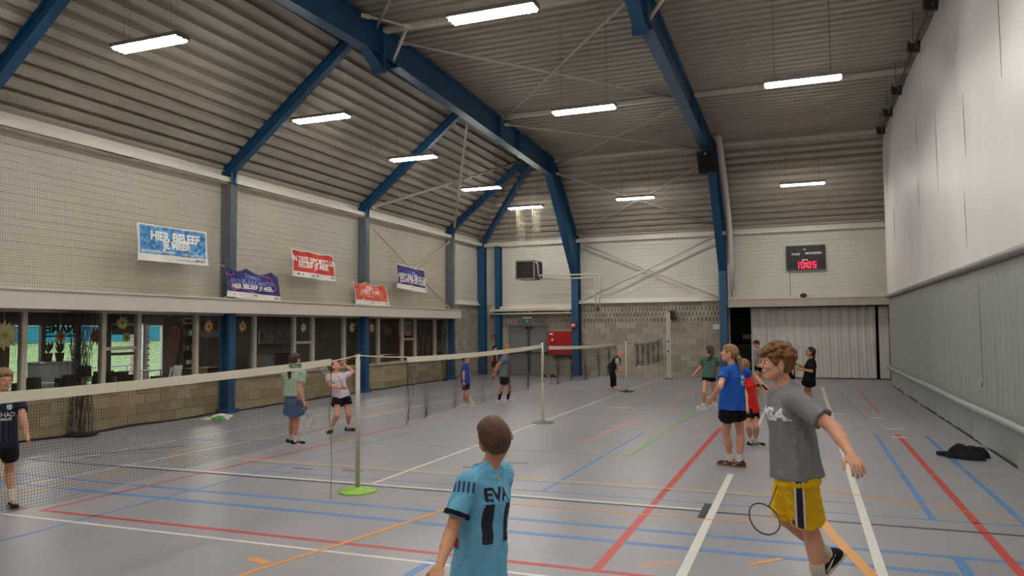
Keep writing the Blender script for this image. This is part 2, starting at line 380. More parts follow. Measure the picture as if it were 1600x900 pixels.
# stage recess behind the curtain
rec = MB(); rec.box((-2.6, 29.9, 0), (3.2, 30, 2.7)).box((-2.7, 28.3, 0), (-2.55, 30, 2.7)).box((3.1, 28.3, 0), (3.2, 30, 2.7)).box((-2.7, 28.3, 2.6), (3.2, 30, 2.7)).box((-2.7, 28.3, -.1), (3.2, 30, 0))
rec.build('wall_stage', mat('stage_black', '#16130f', .9, .1, 4), kind='structure')

# ---------------------------------------------------------------- grey double door
d1 = struct('door_1'); M_door = mat('door_grey', '#7d7c7b', .45, .05, 4); M_jamb = mat('jamb', '#8e8985', .5, .05, 4)
MB().box((-10.98, 28.06, 0), (-10.90, 28.26, 1.99)).box((-9.30, 28.06, 0), (-9.22, 28.26, 1.99)).box((-10.98, 28.06, 1.92), (-9.22, 28.26, 1.99)).build('frame', M_jamb, d1)
MB().box((-11.0, 28.26, 0), (-9.2, 28.3, 2.0)).build('backing', M_black, d1)
for x0, x1, s in ((-10.9, -10.11, 1), (-10.09, -9.30, -1)):
    lf = MB().box((x0, 28.16, .01), (x1, 28.21, 1.92)).build('door_leaf', M_door, d1)
    MB().box((x0+.08, 28.155, 1.15), (x1-.08, 28.16, 1.16)).box((x0+.08, 28.155, .2), (x1-.08, 28.16, .21)).build('seam', M_jamb, lf)
    MB().tube([(x0+.05, 28.09, .86), (x1-.05, 28.09, .86)], .017, 8).box((x0+.02, 28.08, .80), (x0+.08, 28.16, .92)).box((x1-.08, 28.08, .80), (x1-.02, 28.16, .92)).build('panic_bar', M_black, lf)
    xi = x1-.03 if s > 0 else x0+.03
    MB().tube([(xi, 28.13, .05), (xi, 28.13, 1.9)], .012, 6).build('bolt_rod', M_black, lf)
    MB().box((xi-.06*s-.03, 28.11, 1.80), (xi-.06*s+.05, 28.16, 1.88)).build('closer', M_black, lf)

# ---------------------------------------------------------------- canteen glazing in the left wall
mull = [5.3, 6.9, 8.86, 10.40, 11.20, 12.71, 14.55, 16.05, 16.84, 18.31, 20.16, 21.65, 22.52, 23.99, 24.95]
for k in range(len(mull)-1):
    a, b = mull[k], mull[k+1]; w = struct('window_%d' % (k+1)); hw = .045
    MB().box((-12.2, a-hw, .75), (-12.1, a+hw, 2.2)).build('mullion', M_frame, w)
    MB().box((-12.2, a+hw, .755), (-12.1, b-hw, .80)).build('bottom_rail', M_frame, w)
    MB().box((-12.2, a+hw, 2.16), (-12.1, b-hw, 2.2)).build('top_rail', M_frame, w)
    MB().box((-12.16, a+hw, .80), (-12.15, b-hw, 2.16)).build('pane', M_glass, w)
    if k in (3, 7, 11): MB().box((-12.19, a+hw, 1.47), (-12.11, b-hw, 1.53)).build('transom', M_frame, w)
    if k == len(mull)-2: MB().box((-12.2, b-.05, .75), (-12.1, b+.06, 2.2)).build('mullion', M_frame, w)

# ---------------------------------------------------------------- blue portal frames
def portal(x, label):
    t = thing('portal_frame', (x, 27.8, 0), label, 'steel frame', 'blue portal frames spanning the hall')
    inner = [(27.62, 0), (27.62, 3.8), (24.62, 7.12), (13.4, 7.48)]; outer = [(28.02, 0), (28.02, 5.15), (25.02, 7.72), (13.4, 8.12)]
    fw, ft = .13, .018
    for mir in (False, True):
        g = (lambda p: (26.8-p[0], p[1])) if mir else (lambda p: p)
        for nm, i0, i1 in (('column', 0, 2), ('haunch', 1, 3), ('rafter', 2, 4)):
            lo, up = (inner[i0:i0+2], outer[i0:i0+2])
            a, b = g(lo[0]), g(lo[1]); c, d = g(up[1]), g(up[0])
            m = MB(); m.poly([(x-.006, p[0], p[1]) for p in (a, b, c, d)], (.012, 0, 0))
            for p, q in ((a, b), (d, c)):
                P = Vector((x, p[0], p[1])); Q = Vector((x, q[0], q[1])); dd = (Q-P).normalized(); n = Vector((1, 0, 0)).cross(dd)*ft/2
                vs = []
                for r_ in (P, Q):
                    for sx, sn in ((-1, -1), (1, -1), (1, 1), (-1, 1)): vs.append(r_+Vector((sx*fw, 0, 0))+n*sn)
                m.add(vs, [(0,3,2,1),(4,5,6,7),(0,1,5,4),(1,2,6,5),(2,3,7,6),(3,0,4,7)])
            m.build(nm, M_blue, t)
        for y, z0, z1 in ((24.62, 7.1, 7.75), (24.3, 7.15, 7.76), (21.5, 7.22, 7.83), (19.9, 7.27, 7.88)):
            p = g((y, 0))[0]; MB().box((x-.125, p-.008, z0), (x+.125, p+.008, z1)).build('stiffener', M_blue, t)
        p = g((27.62, 0))[0]; MB().box((x-.13, min(p, p+(.4 if not mir else -.4)), 3.79), (x+.13, max(p, p+(.4 if not mir else -.4)), 3.81)).build('stiffener', M_blue, t)
    # splice haunch at the ridge
    MB().poly([(x-.008, 12.75, 7.5), (x-.008, 13.38, 7.18), (x-.008, 13.38, 8.1), (x-.008, 12.75, 8.1)], (.016, 0, 0)).poly([(x-.008, 14.05, 7.47), (x-.008, 13.42, 7.18), (x-.008, 13.42, 8.1), (x-.008, 14.05, 8.1)], (.016, 0, 0)).bar((x, 12.75, 7.49), (x, 13.38, 7.17), .24, .016).bar((x, 14.05, 7.46), (x, 13.42, 7.17), .24, .016).build('ridge_haunch', M_blue, t)
    for y in (13.37, 13.43): MB().box((x-.15, y-.015, 7.12), (x+.15, y+.015, 8.12)).build('end_plate', M_blue, t)
    return t
portal(-8.05, 'blue steel portal frame whose column stands beside the red fire cabinet')
portal(-2.6, 'blue steel portal frame carrying the black loudspeaker, column beside the stage opening')
# left wall frames: column plus inclined rafter
def wallframe(y, label):
    t = thing('wall_frame', (-11.98, y, 0), label, 'steel frame', 'blue columns with rafters along the left wall')
    def H(m, a, b, w, h, up):   # I section bar
        m.bar(a, b, .012, h, up); P = Vector(a); Q = Vector(b); d = (Q-P).normalized(); s = d.cross(Vector(up)).normalized(); u = s.cross(d).normalized()
        for sg in (-1, 1): m.bar(P+u*sg*(h/2-.008), Q+u*sg*(h/2-.008), w, .016, up)
        return m
    H(MB(), (-11.99, y, 0), (-11.99, y, 5.42), .20, .27, (1, 0, 0)).build('column', M_blue, t)
    H(MB(), (-12.05, y, 5.38), (-8.2, y, 5.38+.8*3.85), .17, .24, (0, 0, 1)).build('rafter', M_blue, t)
    MB().poly([(-12.12, y-.008, 5.1), (-11.85, y-.008, 5.1), (-11.75, y-.008, 5.5), (-12.12, y-.008, 5.45)], (0, .016, 0)).build('knee_plate', M_blue, t)
    MB().box((-12.16, y-.17, 0), (-11.80, y+.17, .09)).build('base_plate', M_blue, t)
wallframe(2.3, 'blue column and rafter on the left wall, nearest the camera')
wallframe(7.9, 'blue column and rafter on the left wall, cut by the upper left picture edge')
wallframe(13.5, 'blue column and rafter between the light blue banner and the red banner')
wallframe(19.1, 'blue column and rafter behind the orange banner')
wallframe(24.95, 'blue column and rafter at the far end of the canteen glazing')
# corner column with hip rafter, gable column
t = thing('corner_column', (-11.9, 27.75, 0), 'blue corner column with the diagonal hip rafter', 'steel frame')
MB().box((-12.08, 27.72, 0), (-11.82, 27.74, 5.3)).box((-12.08, 27.96, 0), (-11.82, 27.98, 5.3)).box((-11.96, 27.74, 0), (-11.94, 27.96, 5.3)).build('column', M_blue, t)
MB().bar((-11.95, 27.95, 5.28), (-8.75, 24.95, 7.78), .17, .2).build('hip_rafter', M_blue, t)
t = thing('gable_column', (-11.25, 27.85, 0), 'broad blue column on the far wall just right of the corner column', 'steel frame')
MB().box((-11.36, 27.70, 0), (-11.16, 27.72, 5.1)).box((-11.36, 28.0, 0), (-11.16, 28.02, 5.1)).box((-11.27, 27.72, 0), (-11.25, 28.0, 5.1)).build('column', M_blue, t)
# purlins
def barthing(name, p, q, label, cat, r=.028, m=None, group=None, flat=None):
    t = thing(name, p, label, cat, group)
    (MB().bar(p, q, flat[0], flat[1]) if flat else MB().tube([p, q], r, 8)).build('tube' if not flat else 'beam', m or M_grey, t, not flat)
    for a, b in ((p, q), (q, p)):
        d = (Vector(b)-Vector(a)).normalized(); MB().bar(Vector(a)-d*.07, Vector(a)+d*.12, .012, .09).build('end_lug', m or M_grey, t)
    return t
for y, z, lab in ((24.95, 7.70, 'cream purlin along the knee of the roof'), (19.95, 7.93, 'cream purlin halfway up the shallow roof'), (13.4, 8.05, 'cream ridge purlin at the very top of the roof'), (6.85, 7.9, 'cream purlin of the near roof half above the camera')):
    t = thing('roof_purlin', (-5, y, z-.1), lab, 'beam', 'cream purlins under the roof')
    for a, b in ((-7.92, -2.73), (-2.47, 3.1)): MB().box((a, y-.06, z-.10), (b, y+.06, z)).build('beam', M_grey, t)
# tube braces
BR = 'grey tube braces'
barthing('roof_brace', (-7.85, 14.0, 7.95), (-2.8, 19.7, 7.75), 'grey roof brace from the ridge of the left portal to the middle purlin', 'brace', group=BR)
barthing('roof_brace', (-2.85, 13.7, 7.95), (-7.85, 19.8, 7.75), 'grey roof brace from the ridge of the right portal down to the left portal', 'brace', group=BR)
barthing('roof_brace', (-2.8, 20.15, 7.72), (-7.85, 25.0, 7.55), 'thin roof brace from the middle purlin to the knee of the left portal', 'brace', group=BR)
barthing('roof_brace', (-7.85, 20.15, 7.72), (-2.8, 24.8, 7.55), 'faint roof brace ending beside the loudspeaker on the right portal', 'brace', group=BR)
barthing('roof_brace', (-7.85, 13.0, 7.95), (-2.8, 7.2, 7.7), 'roof brace in the near roof bay rising to the top picture edge', 'brace', group=BR)
barthing('roof_brace', (-2.8, 13.0, 7.95), (-7.85, 7.2, 7.7), 'second roof brace in the near roof bay beyond the top edge', 'brace', group=BR)
barthing('roof_brace', (-7.9, 25.2, 7.25), (-2.75, 27.6, 5.42), 'grey brace on the steep far slope falling from left to right', 'brace', group=BR)
barthing('roof_brace', (-7.9, 27.6, 5.40), (-2.75, 25.2, 7.25), 'grey brace on the steep far slope rising from left to right', 'brace', group=BR)
barthing('wall_brace', (-7.75, 27.8, 5.02), (-2.8, 27.8, 2.88), 'cream wall brace on the far wall falling from left to right', 'brace', m=M_trimw, group=BR, r=.035)
barthing('wall_brace', (-2.85, 27.72, 5.05), (-7.75, 27.72, 2.86), 'cream wall brace on the far wall rising from left to right', 'brace', m=M_trimw, group=BR, r=.035)
barthing('roof_brace', (-11.65, 19.15, 5.42), (-9.05, 24.4, 7.62), 'grey brace on the left roof slope rising towards the far corner', 'brace', group=BR, r=.04)
barthing('roof_brace', (-8.85, 19.6, 7.72), (-11.6, 24.5, 5.5), 'grey brace on the left roof slope falling to the last wall column', 'brace', group=BR, r=.04)
barthing('wall_brace', (-11.95, 19.3, 4.95), (-11.95, 24.7, 2.62), 'cream wall brace falling behind the small navy banner', 'brace', m=M_trimw, group=BR, r=.03)
barthing('wall_brace', (-11.93, 24.75, 4.98), (-11.93, 19.3, 2.62), 'cream wall brace running down from the last left column', 'brace', m=M_trimw, group=BR, r=.03)
barthing('knee_brace', (-7.9, 13.75, 7.52), (-7.45, 13.45, 7.95), 'short square knee brace beside the ridge splice of the left portal', 'brace', m=M_trimw, group='short knee braces', flat=(.05, .05))
barthing('knee_brace', (-7.9, 12.6, 8.0), (-7.3, 13.35, 7.97), 'short flat strap above the ridge splice of the left portal', 'brace', m=M_trimw, group='short knee braces', flat=(.05, .03))
barthing('knee_brace', (-2.45, 13.7, 7.55), (-2.0, 13.4, 7.95), 'short square knee brace beside the ridge splice of the right portal', 'brace', m=M_trimw, group='short knee braces', flat=(.05, .05))
# air duct following the right portal
t = thing('air_duct', (-2.32, 27.6, 2.95), 'white round pipe running down beside the right blue portal', 'pipe')
MB().tube([(-2.3, 24.0, 7.74), (-2.3, 24.6, 7.5), (-2.3, 25.6, 6.75), (-2.3, 27.1, 5.5), (-2.3, 27.5, 4.6), (-2.3, 27.55, 3.1)], .11, 12).build('duct_pipe', mat('duct', '#c9c2ba', .5, .05, 6, .3, 30), t, True)
MB().tube([(-2.28, 27.5, 3.1), (-2.27, 27.5, 2.85)], .018, 6).build('red_cable', mat('dull_red', '#7a3a2c', .6, .1, 10), t, True)

# ---------------------------------------------------------------- ceiling luminaires
M_tubeE = mat('fluorescent_tube', (1.0, .965, .89), .5, .01, 2, emit=LAMP)
M_tray = mat('lamp_tray', '#5a5752', .35, .04, 8)
def luminaire(x, y, z, ztop, ln=1.30, label='', tubes=3, skew=0):
    t = thing('ceiling_lamp', (x, y, z), label, 'ceiling lamp', 'hanging fluorescent luminaires'); h = ln/2
    MB().poly([(x-h, y-.14, z+.005), (x-h, y+.14, z+.005), (x-h, y+.15, z+.06), (x-h, y+.08, z+.085), (x-h, y-.08, z+.085), (x-h, y-.15, z+.06)], (ln, 0, 0)).build('tray', M_tray, t)
    for k in range(tubes):
        yy = y+(k-(tubes-1)/2)*.10
        MB().tube([(x-h+.03, yy, z-.012), (x+h-.03, yy, z-.012)], .013, 6).build('tube', M_tubeE, t, True)
        if k < tubes-1: MB().poly([(x-h, yy+.046, z+.005), (x-h, yy+.05, z-.03), (x-h, yy+.054, z+.005)], (ln, 0, 0)).build('reflector_fin', M_tray, t)
    for s in (-1, 1):
        xx = x+s*(h-.18)
        MB().tube([(xx, y-.05, z+.08), (xx, y-.05, ztop)], .0022, 4).tube([(xx, y+.06, z+.08), (xx, y+.06, ztop)], .0022, 4).build('hanger_wire', M_dark, t)
zl = lambda x: zleft(x)
for x, y, zt, lab in [(-9.15, 8.55, 7.7, 'three-tube ceiling lamp over the canteen side, nearest the upper left corner'), (-9.15, 12.95, 7.7, 'ceiling lamp in front of the long second left rafter'), (-9.15, 16.9, 7.7, 'third ceiling lamp of the left row, before the third rafter'),
                      (-9.2, 21.4, 7.65, 'fourth ceiling lamp of the left row, before the brace crossing'), (-9.2, 25.4, 7.3, 'farthest ceiling lamp of the left row, above the air heater'),
                      (-3.9, 9.5, 7.9, 'large ceiling lamp at the top middle edge of the picture'), (-3.97, 14.45, 8.1, 'ceiling lamp of the middle row under the middle purlin'), (-5.15, 25.1, 7.72, 'far ceiling lamp in front of the crossed braces of the steep slope'),
                      (.12, 14.25, 8.05, 'ceiling lamp nearest the white curtain wall'), (.12, 24.7, 7.75, 'far ceiling lamp above the scoreboard'),
                      (-9.15, 4.3, 7.7, 'left row ceiling lamp beside the camera, out of the picture'), (-9.15, .4, 6.9, 'left row ceiling lamp behind the camera'), (-3.9, 4.8, 7.9, 'middle row ceiling lamp above the camera'), (-3.9, .6, 7.2, 'middle row ceiling lamp behind the camera'),
                      (.12, 9.0, 7.9, 'right row ceiling lamp above the picture'), (.12, 4.0, 7.8, 'right row ceiling lamp close above the camera'), (.12, .4, 7.1, 'right row ceiling lamp behind the camera')]:
    luminaire(x, y, 6.17, zt, label=lab)

# ---------------------------------------------------------------- folding curtain on the right
t = thing('divider_curtain', (XR, 12, 0), 'tall folding divider curtain, white above and grey below, along the right side', 'curtain')
Y0, Y1 = -1.2, 25.55
seams = [-1.2, 1.6, 4.0, 6.4, 8.75, 11.1, 13.45, 15.8, 18.2, 20.6, 23.0, 25.55]
def wave(y, z, amp, f): return amp*(math.sin(y*f+1.3*math.sin(y*.7)+z*.15)+.5*math.sin(y*f*2.3+z*.4))
for k in range(len(seams)-1):
    a, b = seams[k], seams[k+1]; ov = .02
    def top(y): return min(7.62, zback(y)-.12) if y > 13 else min(7.62, zback(26.8-y)-.12)
    def fw(u, v):
        y = a+(b-a+ov)*u; zt = top(y); z = 2.70+(zt-2.70)*v
        puff = .05*math.sin(math.pi*u)*math.sin(math.pi*min(1, v*1.3))
        return (XR-.02+wave(y, z, .010, 2.1)+.035*(1-u)*(.3+.7*math.sin(math.pi*v)) - puff*.5, y, z)
    MB().grid(fw, 10, 14).build('white_panel', M_vinw, t, True)
    def fg(u, v):
        y = a+(b-a+ov)*u; z = .005+(2.66-.005)*v
        bulge = .05*math.exp(-((z-.55)/.10)**2)
        low = .05*max(0, 1-z/.5)*math.sin(y*2.2+math.sin(y*5)) if z < .5 else 0
        return (XR+.01-bulge*0+wave(y, z, .007, 21)*(.4+.6*math.sin(math.pi*min(1, z/2.6)))+.02*(1-u)+low*.6, y, z)
    MB().grid(fg, 60, 16).build('grey_panel', M_ving, t, True)
MB().tube([(XR-.07, Y0+i*(Y1-Y0)/30, .545+.006*math.sin(i)) for i in range(31)], .050, 10).build('hem_tube', mat('vinyl_tube', '#a3a8a5', .4, .05, 2), t, True)
MB().tube([(XR-.03, Y0+i*(Y1-Y0)/10, 2.69) for i in range(11)], .055, 10).build('join_tube', mat('vinyl_rail', '#8a8884', .4, .05, 2), t, True)
MB().box((XR-.012, Y0, 0), (XR+.02, Y1, .014)).build('floor_seal', M_black, t)
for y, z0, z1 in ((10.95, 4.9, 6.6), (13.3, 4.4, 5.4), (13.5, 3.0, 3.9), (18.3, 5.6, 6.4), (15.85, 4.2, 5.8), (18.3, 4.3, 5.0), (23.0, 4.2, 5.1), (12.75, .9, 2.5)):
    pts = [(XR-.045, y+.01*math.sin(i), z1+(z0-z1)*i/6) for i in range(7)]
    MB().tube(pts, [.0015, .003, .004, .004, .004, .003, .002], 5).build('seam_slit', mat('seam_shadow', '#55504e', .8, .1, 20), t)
MB().tube([(XR-.06, 12.72, .98), (XR-.055, 12.8, .9), (XR-.06, 12.88, .98)], .012, 6).build('seam_slit', M_ving, t)
t = thing('curtain_rail', (2.22, 16, 7.2), 'dark winding shaft with brackets above the white curtain', 'rail')
MB().tube([(2.24, 6, 7.45), (2.24, 24.0, 7.32)], .022, 6).build('shaft', M_dark, t)
MB().tube([(2.33, 6, 7.62), (2.33, 24.4, 7.55)], .012, 6).build('drive_cable', M_dark, t)
for y in (8.2, 10.6, 12.8, 14.6, 16.75, 19.7, 21.7, 23.6):
    m = MB(); zt = zmain(y) if y > 13.4 else zmain(26.8-y)
    m.box((2.14, y-.05, 7.25), (2.34, y+.05, 7.33)).box((2.12, y-.09, 7.30), (2.17, y+.09, 7.46)).box((2.29, y-.09, 7.30), (2.34, y+.09, 7.46)).box((2.225, y-.01, 7.4), (2.235, y+.01, zt)).lathe((2.19, y-.04, 7.38), [(.06, 0), (.06, .05)], 8, (0, 1, 0))
    m.build('rail_bracket', M_dark, t)
# ---------------------------------------------------------------- stage curtain
M_cloth = mat('stage_cloth', '#cbc7c2', .8, .04, 3, stretch=(1, 1, .3))
t = thing('stage_curtain', (.4, 28.25, 0), 'light grey pleated curtain closing the stage under the lintel', 'curtain')
for a, b, nf in ((-1.72, -1.30, 3), (-1.30, -1.02, 2), (-1.02, 2.30, 11), (2.40, 2.70, 1)):
    def fc(u, v):
        x = a+(b-a)*u; z = .03+2.47*v
        ph = x*21 if b < -1 else x*(2*math.pi*nf/3.2)
        am = (.05 if b < -1 else .016+.05*v**6)*(.6+.4*v)
        y = 28.30+am*math.sin(ph+.8*math.sin(x*3.1))+.012*math.sin(ph*2.3+z)
        return (x+.015*math.cos(ph)*v, y, z)
    MB().grid(fc, max(16, int((b-a)*40)), 14).build('curtain_panel', M_cloth, t, True)
MB().box((-1.75, 28.2, 2.47), (2.6, 28.4, 2.52)).build('curtain_track', M_black, t)
t = thing('dark_crate', (-1.95, 29.2, 0), 'dark covered trolley standing in the black stage opening', 'trolley')
MB().box((-2.25, 29.0, .1), (-1.75, 29.6, 1.1)).build('body', M_black, t); MB().box((-2.28, 28.97, 1.1), (-1.72, 29.63, 1.14)).build('lid', M_dark, t)
for x in (-2.2, -1.8): MB().lathe((x, 29.1, .06), [(.05, -.015), (.05, .015)], 10, (1, 0, 0)).build('wheel', M_black, t)
tag(MB().box((-2.12, 29.86, 1.35), (-1.82, 29.88, 1.52)).build('notice_sheet', mat('dim_paper', '#8a8a88', .7, .05, 8)), 'small pale sheet inside the black stage opening', 'sheet')

# ---------------------------------------------------------------- nets
M_netd = mat('net_twine', '#2b241d', .9, .15, 60)
M_netl = mat('net_light', '#a59a84', .9, .08, 60)
M_netm = mat('net_brown', '#5c4d38', .9, .12, 60)
M_tape = mat('net_tape', '#dcd3c0', .8, .05, 40)
def netting(fn, nu, nv, r, segu, segv, m, name, parent, kind='stuff'):
    V = []; F = []
    def strand(pts):
        o = len(V); n = len(pts)
        for i, p in enumerate(pts):
            p = Vector(p); d = (Vector(pts[min(i+1, n-1)])-Vector(pts[max(i-1, 0)])).normalized()
            a = d.cross(Vector((1, .02, .01))); a.normalize(); b = d.cross(a)
            for k in range(3):
                w = 2*math.pi*k/3; V.append(tuple(p+a*(r*math.cos(w))+b*(r*math.sin(w))))
        for i in range(n-1):
            for k in range(3): F.append((o+i*3+k, o+i*3+(k+1) % 3, o+i*3+3+(k+1) % 3, o+i*3+3+k))
    for i in range(nu+1): strand([fn(i/nu, j/segv) for j in range(segv+1)])
    for j in range(nv+1): strand([fn(i/segu, j/nv) for i in range(segu+1)])
    me = bpy.data.meshes.new(name); me.from_pydata(V, [], F); return link(name, me, m, parent, False, kind)
XN = -4.70
def shuttle_net(y0, y1, ztop, zdip, h0, h1, label, bunch=0, cell=.021, logo=None, r=.0010):
    """tape top at ztop sagging by zdip; h0/h1 height of net at both ends"""
    t = thing('badminton_net', (XN, (y0+y1)/2, 0), label, 'net', 'badminton nets along the hall')
    L = y1-y0
    zt = lambda u: ztop[0]+(ztop[1]-ztop[0])*u-zdip*4*u*(1-u)
    def fn(u, v):
        y = y0+L*u; h = h0+(h1-h0)*u
        x = XN+.03*math.sin(9*u+2*v)*v+.012*math.sin(40*u)*v
        yy = y+.02*math.sin(13*v+20*u)*v
        if bunch: yy = y+bunch*v*math.sin(26*u)*.04+.02*v*math.sin(61*u); x += .06*v*math.sin(33*u)
        return (x, yy, zt(u)-.02-v*(h-.02)*(1+.02*math.sin(17*u)))
    netting(fn, int(L/cell), int(.76/cell), r, 40, 6, M_netd, 'mesh', t)
    m = MB(); n = 24
    P = []
    for i in range(n+1):
        u = i/n; y = y0+L*u; z = zt(u); w = .008*math.sin(i*2.3)
        for s, dz in ((1, .0), (1, -.07), (-1, -.07), (-1, .0)): P.append((XN+s*.006+w*.3, y, z+dz))
    F = [(i*4+k, i*4+(k+1) % 4, i*4+4+(k+1) % 4, i*4+4+k) for i in range(n) for k in range(4)]+[(0, 1, 2, 3), (n*4+3, n*4+2, n*4+1, n*4)]
    m.add(P, F).build('top_tape', M_tape, t)
    for u in (0, 1): MB().tube([fn(u, v/6) for v in range(7)], .004, 5).build('side_cord', M_netd, t)
    if logo: text('tape_logo', logo, .055, mat('net_green', '#2f6b54', .7, .05, 20), (XN+.009, y1-.62, zt(.95)-.036), (0, 1, 0), (0, 0, 1), t, extrude=.001, bold=.002)
    return t
n1 = shuttle_net(.95, 6.85, (1.46, 1.50), .045, .76, .74, 'long near badminton net reaching out of the left picture edge', logo='VICTOR', r=.0009)
n2 = shuttle_net(8.50, 13.80, (1.46, 1.50), .03, .80, .74, 'badminton net between the lime-based post and the grey post at mid court', bunch=1)
n3 = shuttle_net(14.25, 20.0, (1.46, 1.41), .03, .76, .80, 'badminton net in front of the red fire cabinet', bunch=1, cell=.03, r=.0016)
n4 = shuttle_net(22.35, 27.0, (1.40, 1.44), .04, .72, .80, 'short bunched badminton net by the far block wall', bunch=2, cell=.035, r=.002)
# the loosely hanging end of the second net
for root, y in ((n2, 8.5),):
    m = MB()
    for k in range(3):
        m.tube([(XN+.02*math.sin(k*2+i), y+.06*k*math.sin(i*.45)*.8+.02*k, 1.40-i*.1) for i in range(9)], .0022, 4)
    m.build('loose_cord', M_netd, root, kind='stuff')
MB().tube([(XN, 6.85, .72), (XN, 6.87, .35), (XN, 6.85, .02)], .003, 4).build('loose_cord', M_netd, n1)
def cord(p, q, sag, root):
    (MB().tube([Vector(p).lerp(Vector(q), i/8)-Vector((0, 0, sag*4*(i/8)*(1-i/8))) for i in range(9)], .006, 5).build('tie_cord', M_tape, root))
cord((XN, 6.85, 1.47), (XN, 7.37, 1.52), 0, n1)
cord((XN, 7.37, 1.52), (XN, 8.5, 1.46), .01, n2)
cord((XN, 20.0, 1.41), (XN, 21.2, 1.44), .01, n3)
cord((XN, 21.2, 1.44), (XN, 22.35, 1.40), .01, n4)
M_lime = mat('lime_plastic', '#8fc23e', .4, .06, 12); M_post = mat('post_grey', '#b9b2aa', .4, .05, 12)
def netpost(y, label, base, r=.022, white=False, h=1.54):
    t = thing('net_post', (XN, y, 0), label, 'post', 'badminton net posts')
    MB().tube([(XN, y, .02), (XN, y, h)], r, 12).build('pole', M_post if not white else M_tape, t, True)
    MB().tube([(XN, y, h), (XN, y, h+.02)], r*1.25, 12).build('cap', M_dark, t)
    MB().lathe((XN, y, 0), [(.21, 0), (.215, .006), (.20, .02), (.05, .03), (.04, .05)], 28).build('base_disc', base, t, True)
    MB().tube([(XN+.02, y, 1.50), (XN+.05, y, 1.46)], .006, 6).build('hook', M_dark, t)
netpost(7.37, 'grey net post on a round lime green base, nearest the camera', M_lime, .026)
netpost(13.85, 'white net post on a dull green round base at mid court', mat('olive_plastic', '#76856a', .5, .05, 12), .024, True)
netpost(21.25, 'thin grey net post by the stooping child in black', M_dark, .018, True, 1.46)
netpost(.85, 'net post of the near net outside the picture on the left', M_lime, .024)
t = thing('volleyball_post', (-4.42, 26.85, 0), 'tall white sports post with black knobs in front of the far wall', 'post')
MB().box((-4.47, 26.82, .02), (-4.42, 26.88, 2.32)).tube([(-4.37, 26.85, .02), (-4.37, 26.85, 2.34)], .03, 10).build('pole', mat('post_white', '#cfcac4', .4, .04, 10), t)
MB().box((-4.55, 26.75, 0), (-4.3, 26.95, .02)).build('foot_plate', M_dark, t)
for z in (.98, 1.32): MB().lathe((-4.42, 26.80, z), [(.03, 0), (.03, .05)], 10, (0, -1, 0)).build('knob', M_black, t)

# ball-stop netting in front of the left wall
t = thing('ball_stop_net', (-11.74, 12, 2.55), 'pale ball-stop netting in front of the cladding and banners, above the fascia', 'net')
def fu(u, v):
    y = -1.2+26.2*u; return (-11.78+.03*math.sin(y*1.7+v*3)+.02*math.sin(y*4.1)+.10*v*v*.3, y+.02*math.sin(v*9+y), 5.10-v*2.57)
netting(fu, 600, 58, .0027, 70, 5, M_netl, 'mesh', t)
MB().tube([(-11.8, -1.2+i*1.0, 5.11) for i in range(27)], .012, 6).build('top_cable', M_netd, t)
cols = [2.5, 7.72, 13.3, 18.9, 24.75]
t = thing('lower_net', (-11.93, 15, 0), 'brown protective netting hung before the canteen glazing and block wall', 'net')
for k in range(len(cols)):
    a = (-1.2 if k == 0 else cols[k-1]+.42); b = cols[k]
    if k == 0: continue
    def fl_(u, v):
        y = a+(b-a)*u; bul = .07*math.sin(math.pi*min(1, max(0, (v-.55)/.45)))
        return (-11.99+.02*math.sin(y*2.3+4*v)+bul*(.6+.4*math.sin(y*1.3)), y+.012*math.sin(v*11+y*2), 2.19-v*2.17+.012*math.sin(y*3)*v)
    netting(fl_, int((b-a)/.046), 47, .0016, 24, 8, M_netm, 'mesh', t)
    MB().tube([fl_(i/20, 1) for i in range(21)], .022, 6).build('weight_rope', M_black, t)
def bundle(yc, width, label, n=60):
    t = thing('net_bundle', (-11.9, yc, 0), label, 'net'); m = MB(); R = random.Random(int(yc*10))
    for k in range(n):
        o = R.uniform(-width, width); x0 = R.uniform(-.05, .05); ph = R.uniform(0, 6)
        pts = [(-11.88+x0+.03*math.sin(i*.9+ph), yc+o*(1-.45*math.sin(math.pi*i/10)*R.uniform(.6, 1))+.05*math.sin(i*.7+ph), 2.19-i*.218) for i in range(11)]
        m.tube(pts, .0035, 3)
    m.build('gathered_mesh', M_netd, t, kind='stuff')
    MB().lathe((-11.86, yc, 0.0), [(width*.9, 0), (width*1.1, .03), (width*.7, .05), (.02, .07)], 14).build('bottom_roll', M_black, t)
bundle(9.75, .26, 'dark gathered net bundle hanging beside the first canteen windows')
bundle(24.2, .12, 'narrow gathered net fold at the far end of the glazing', 14)

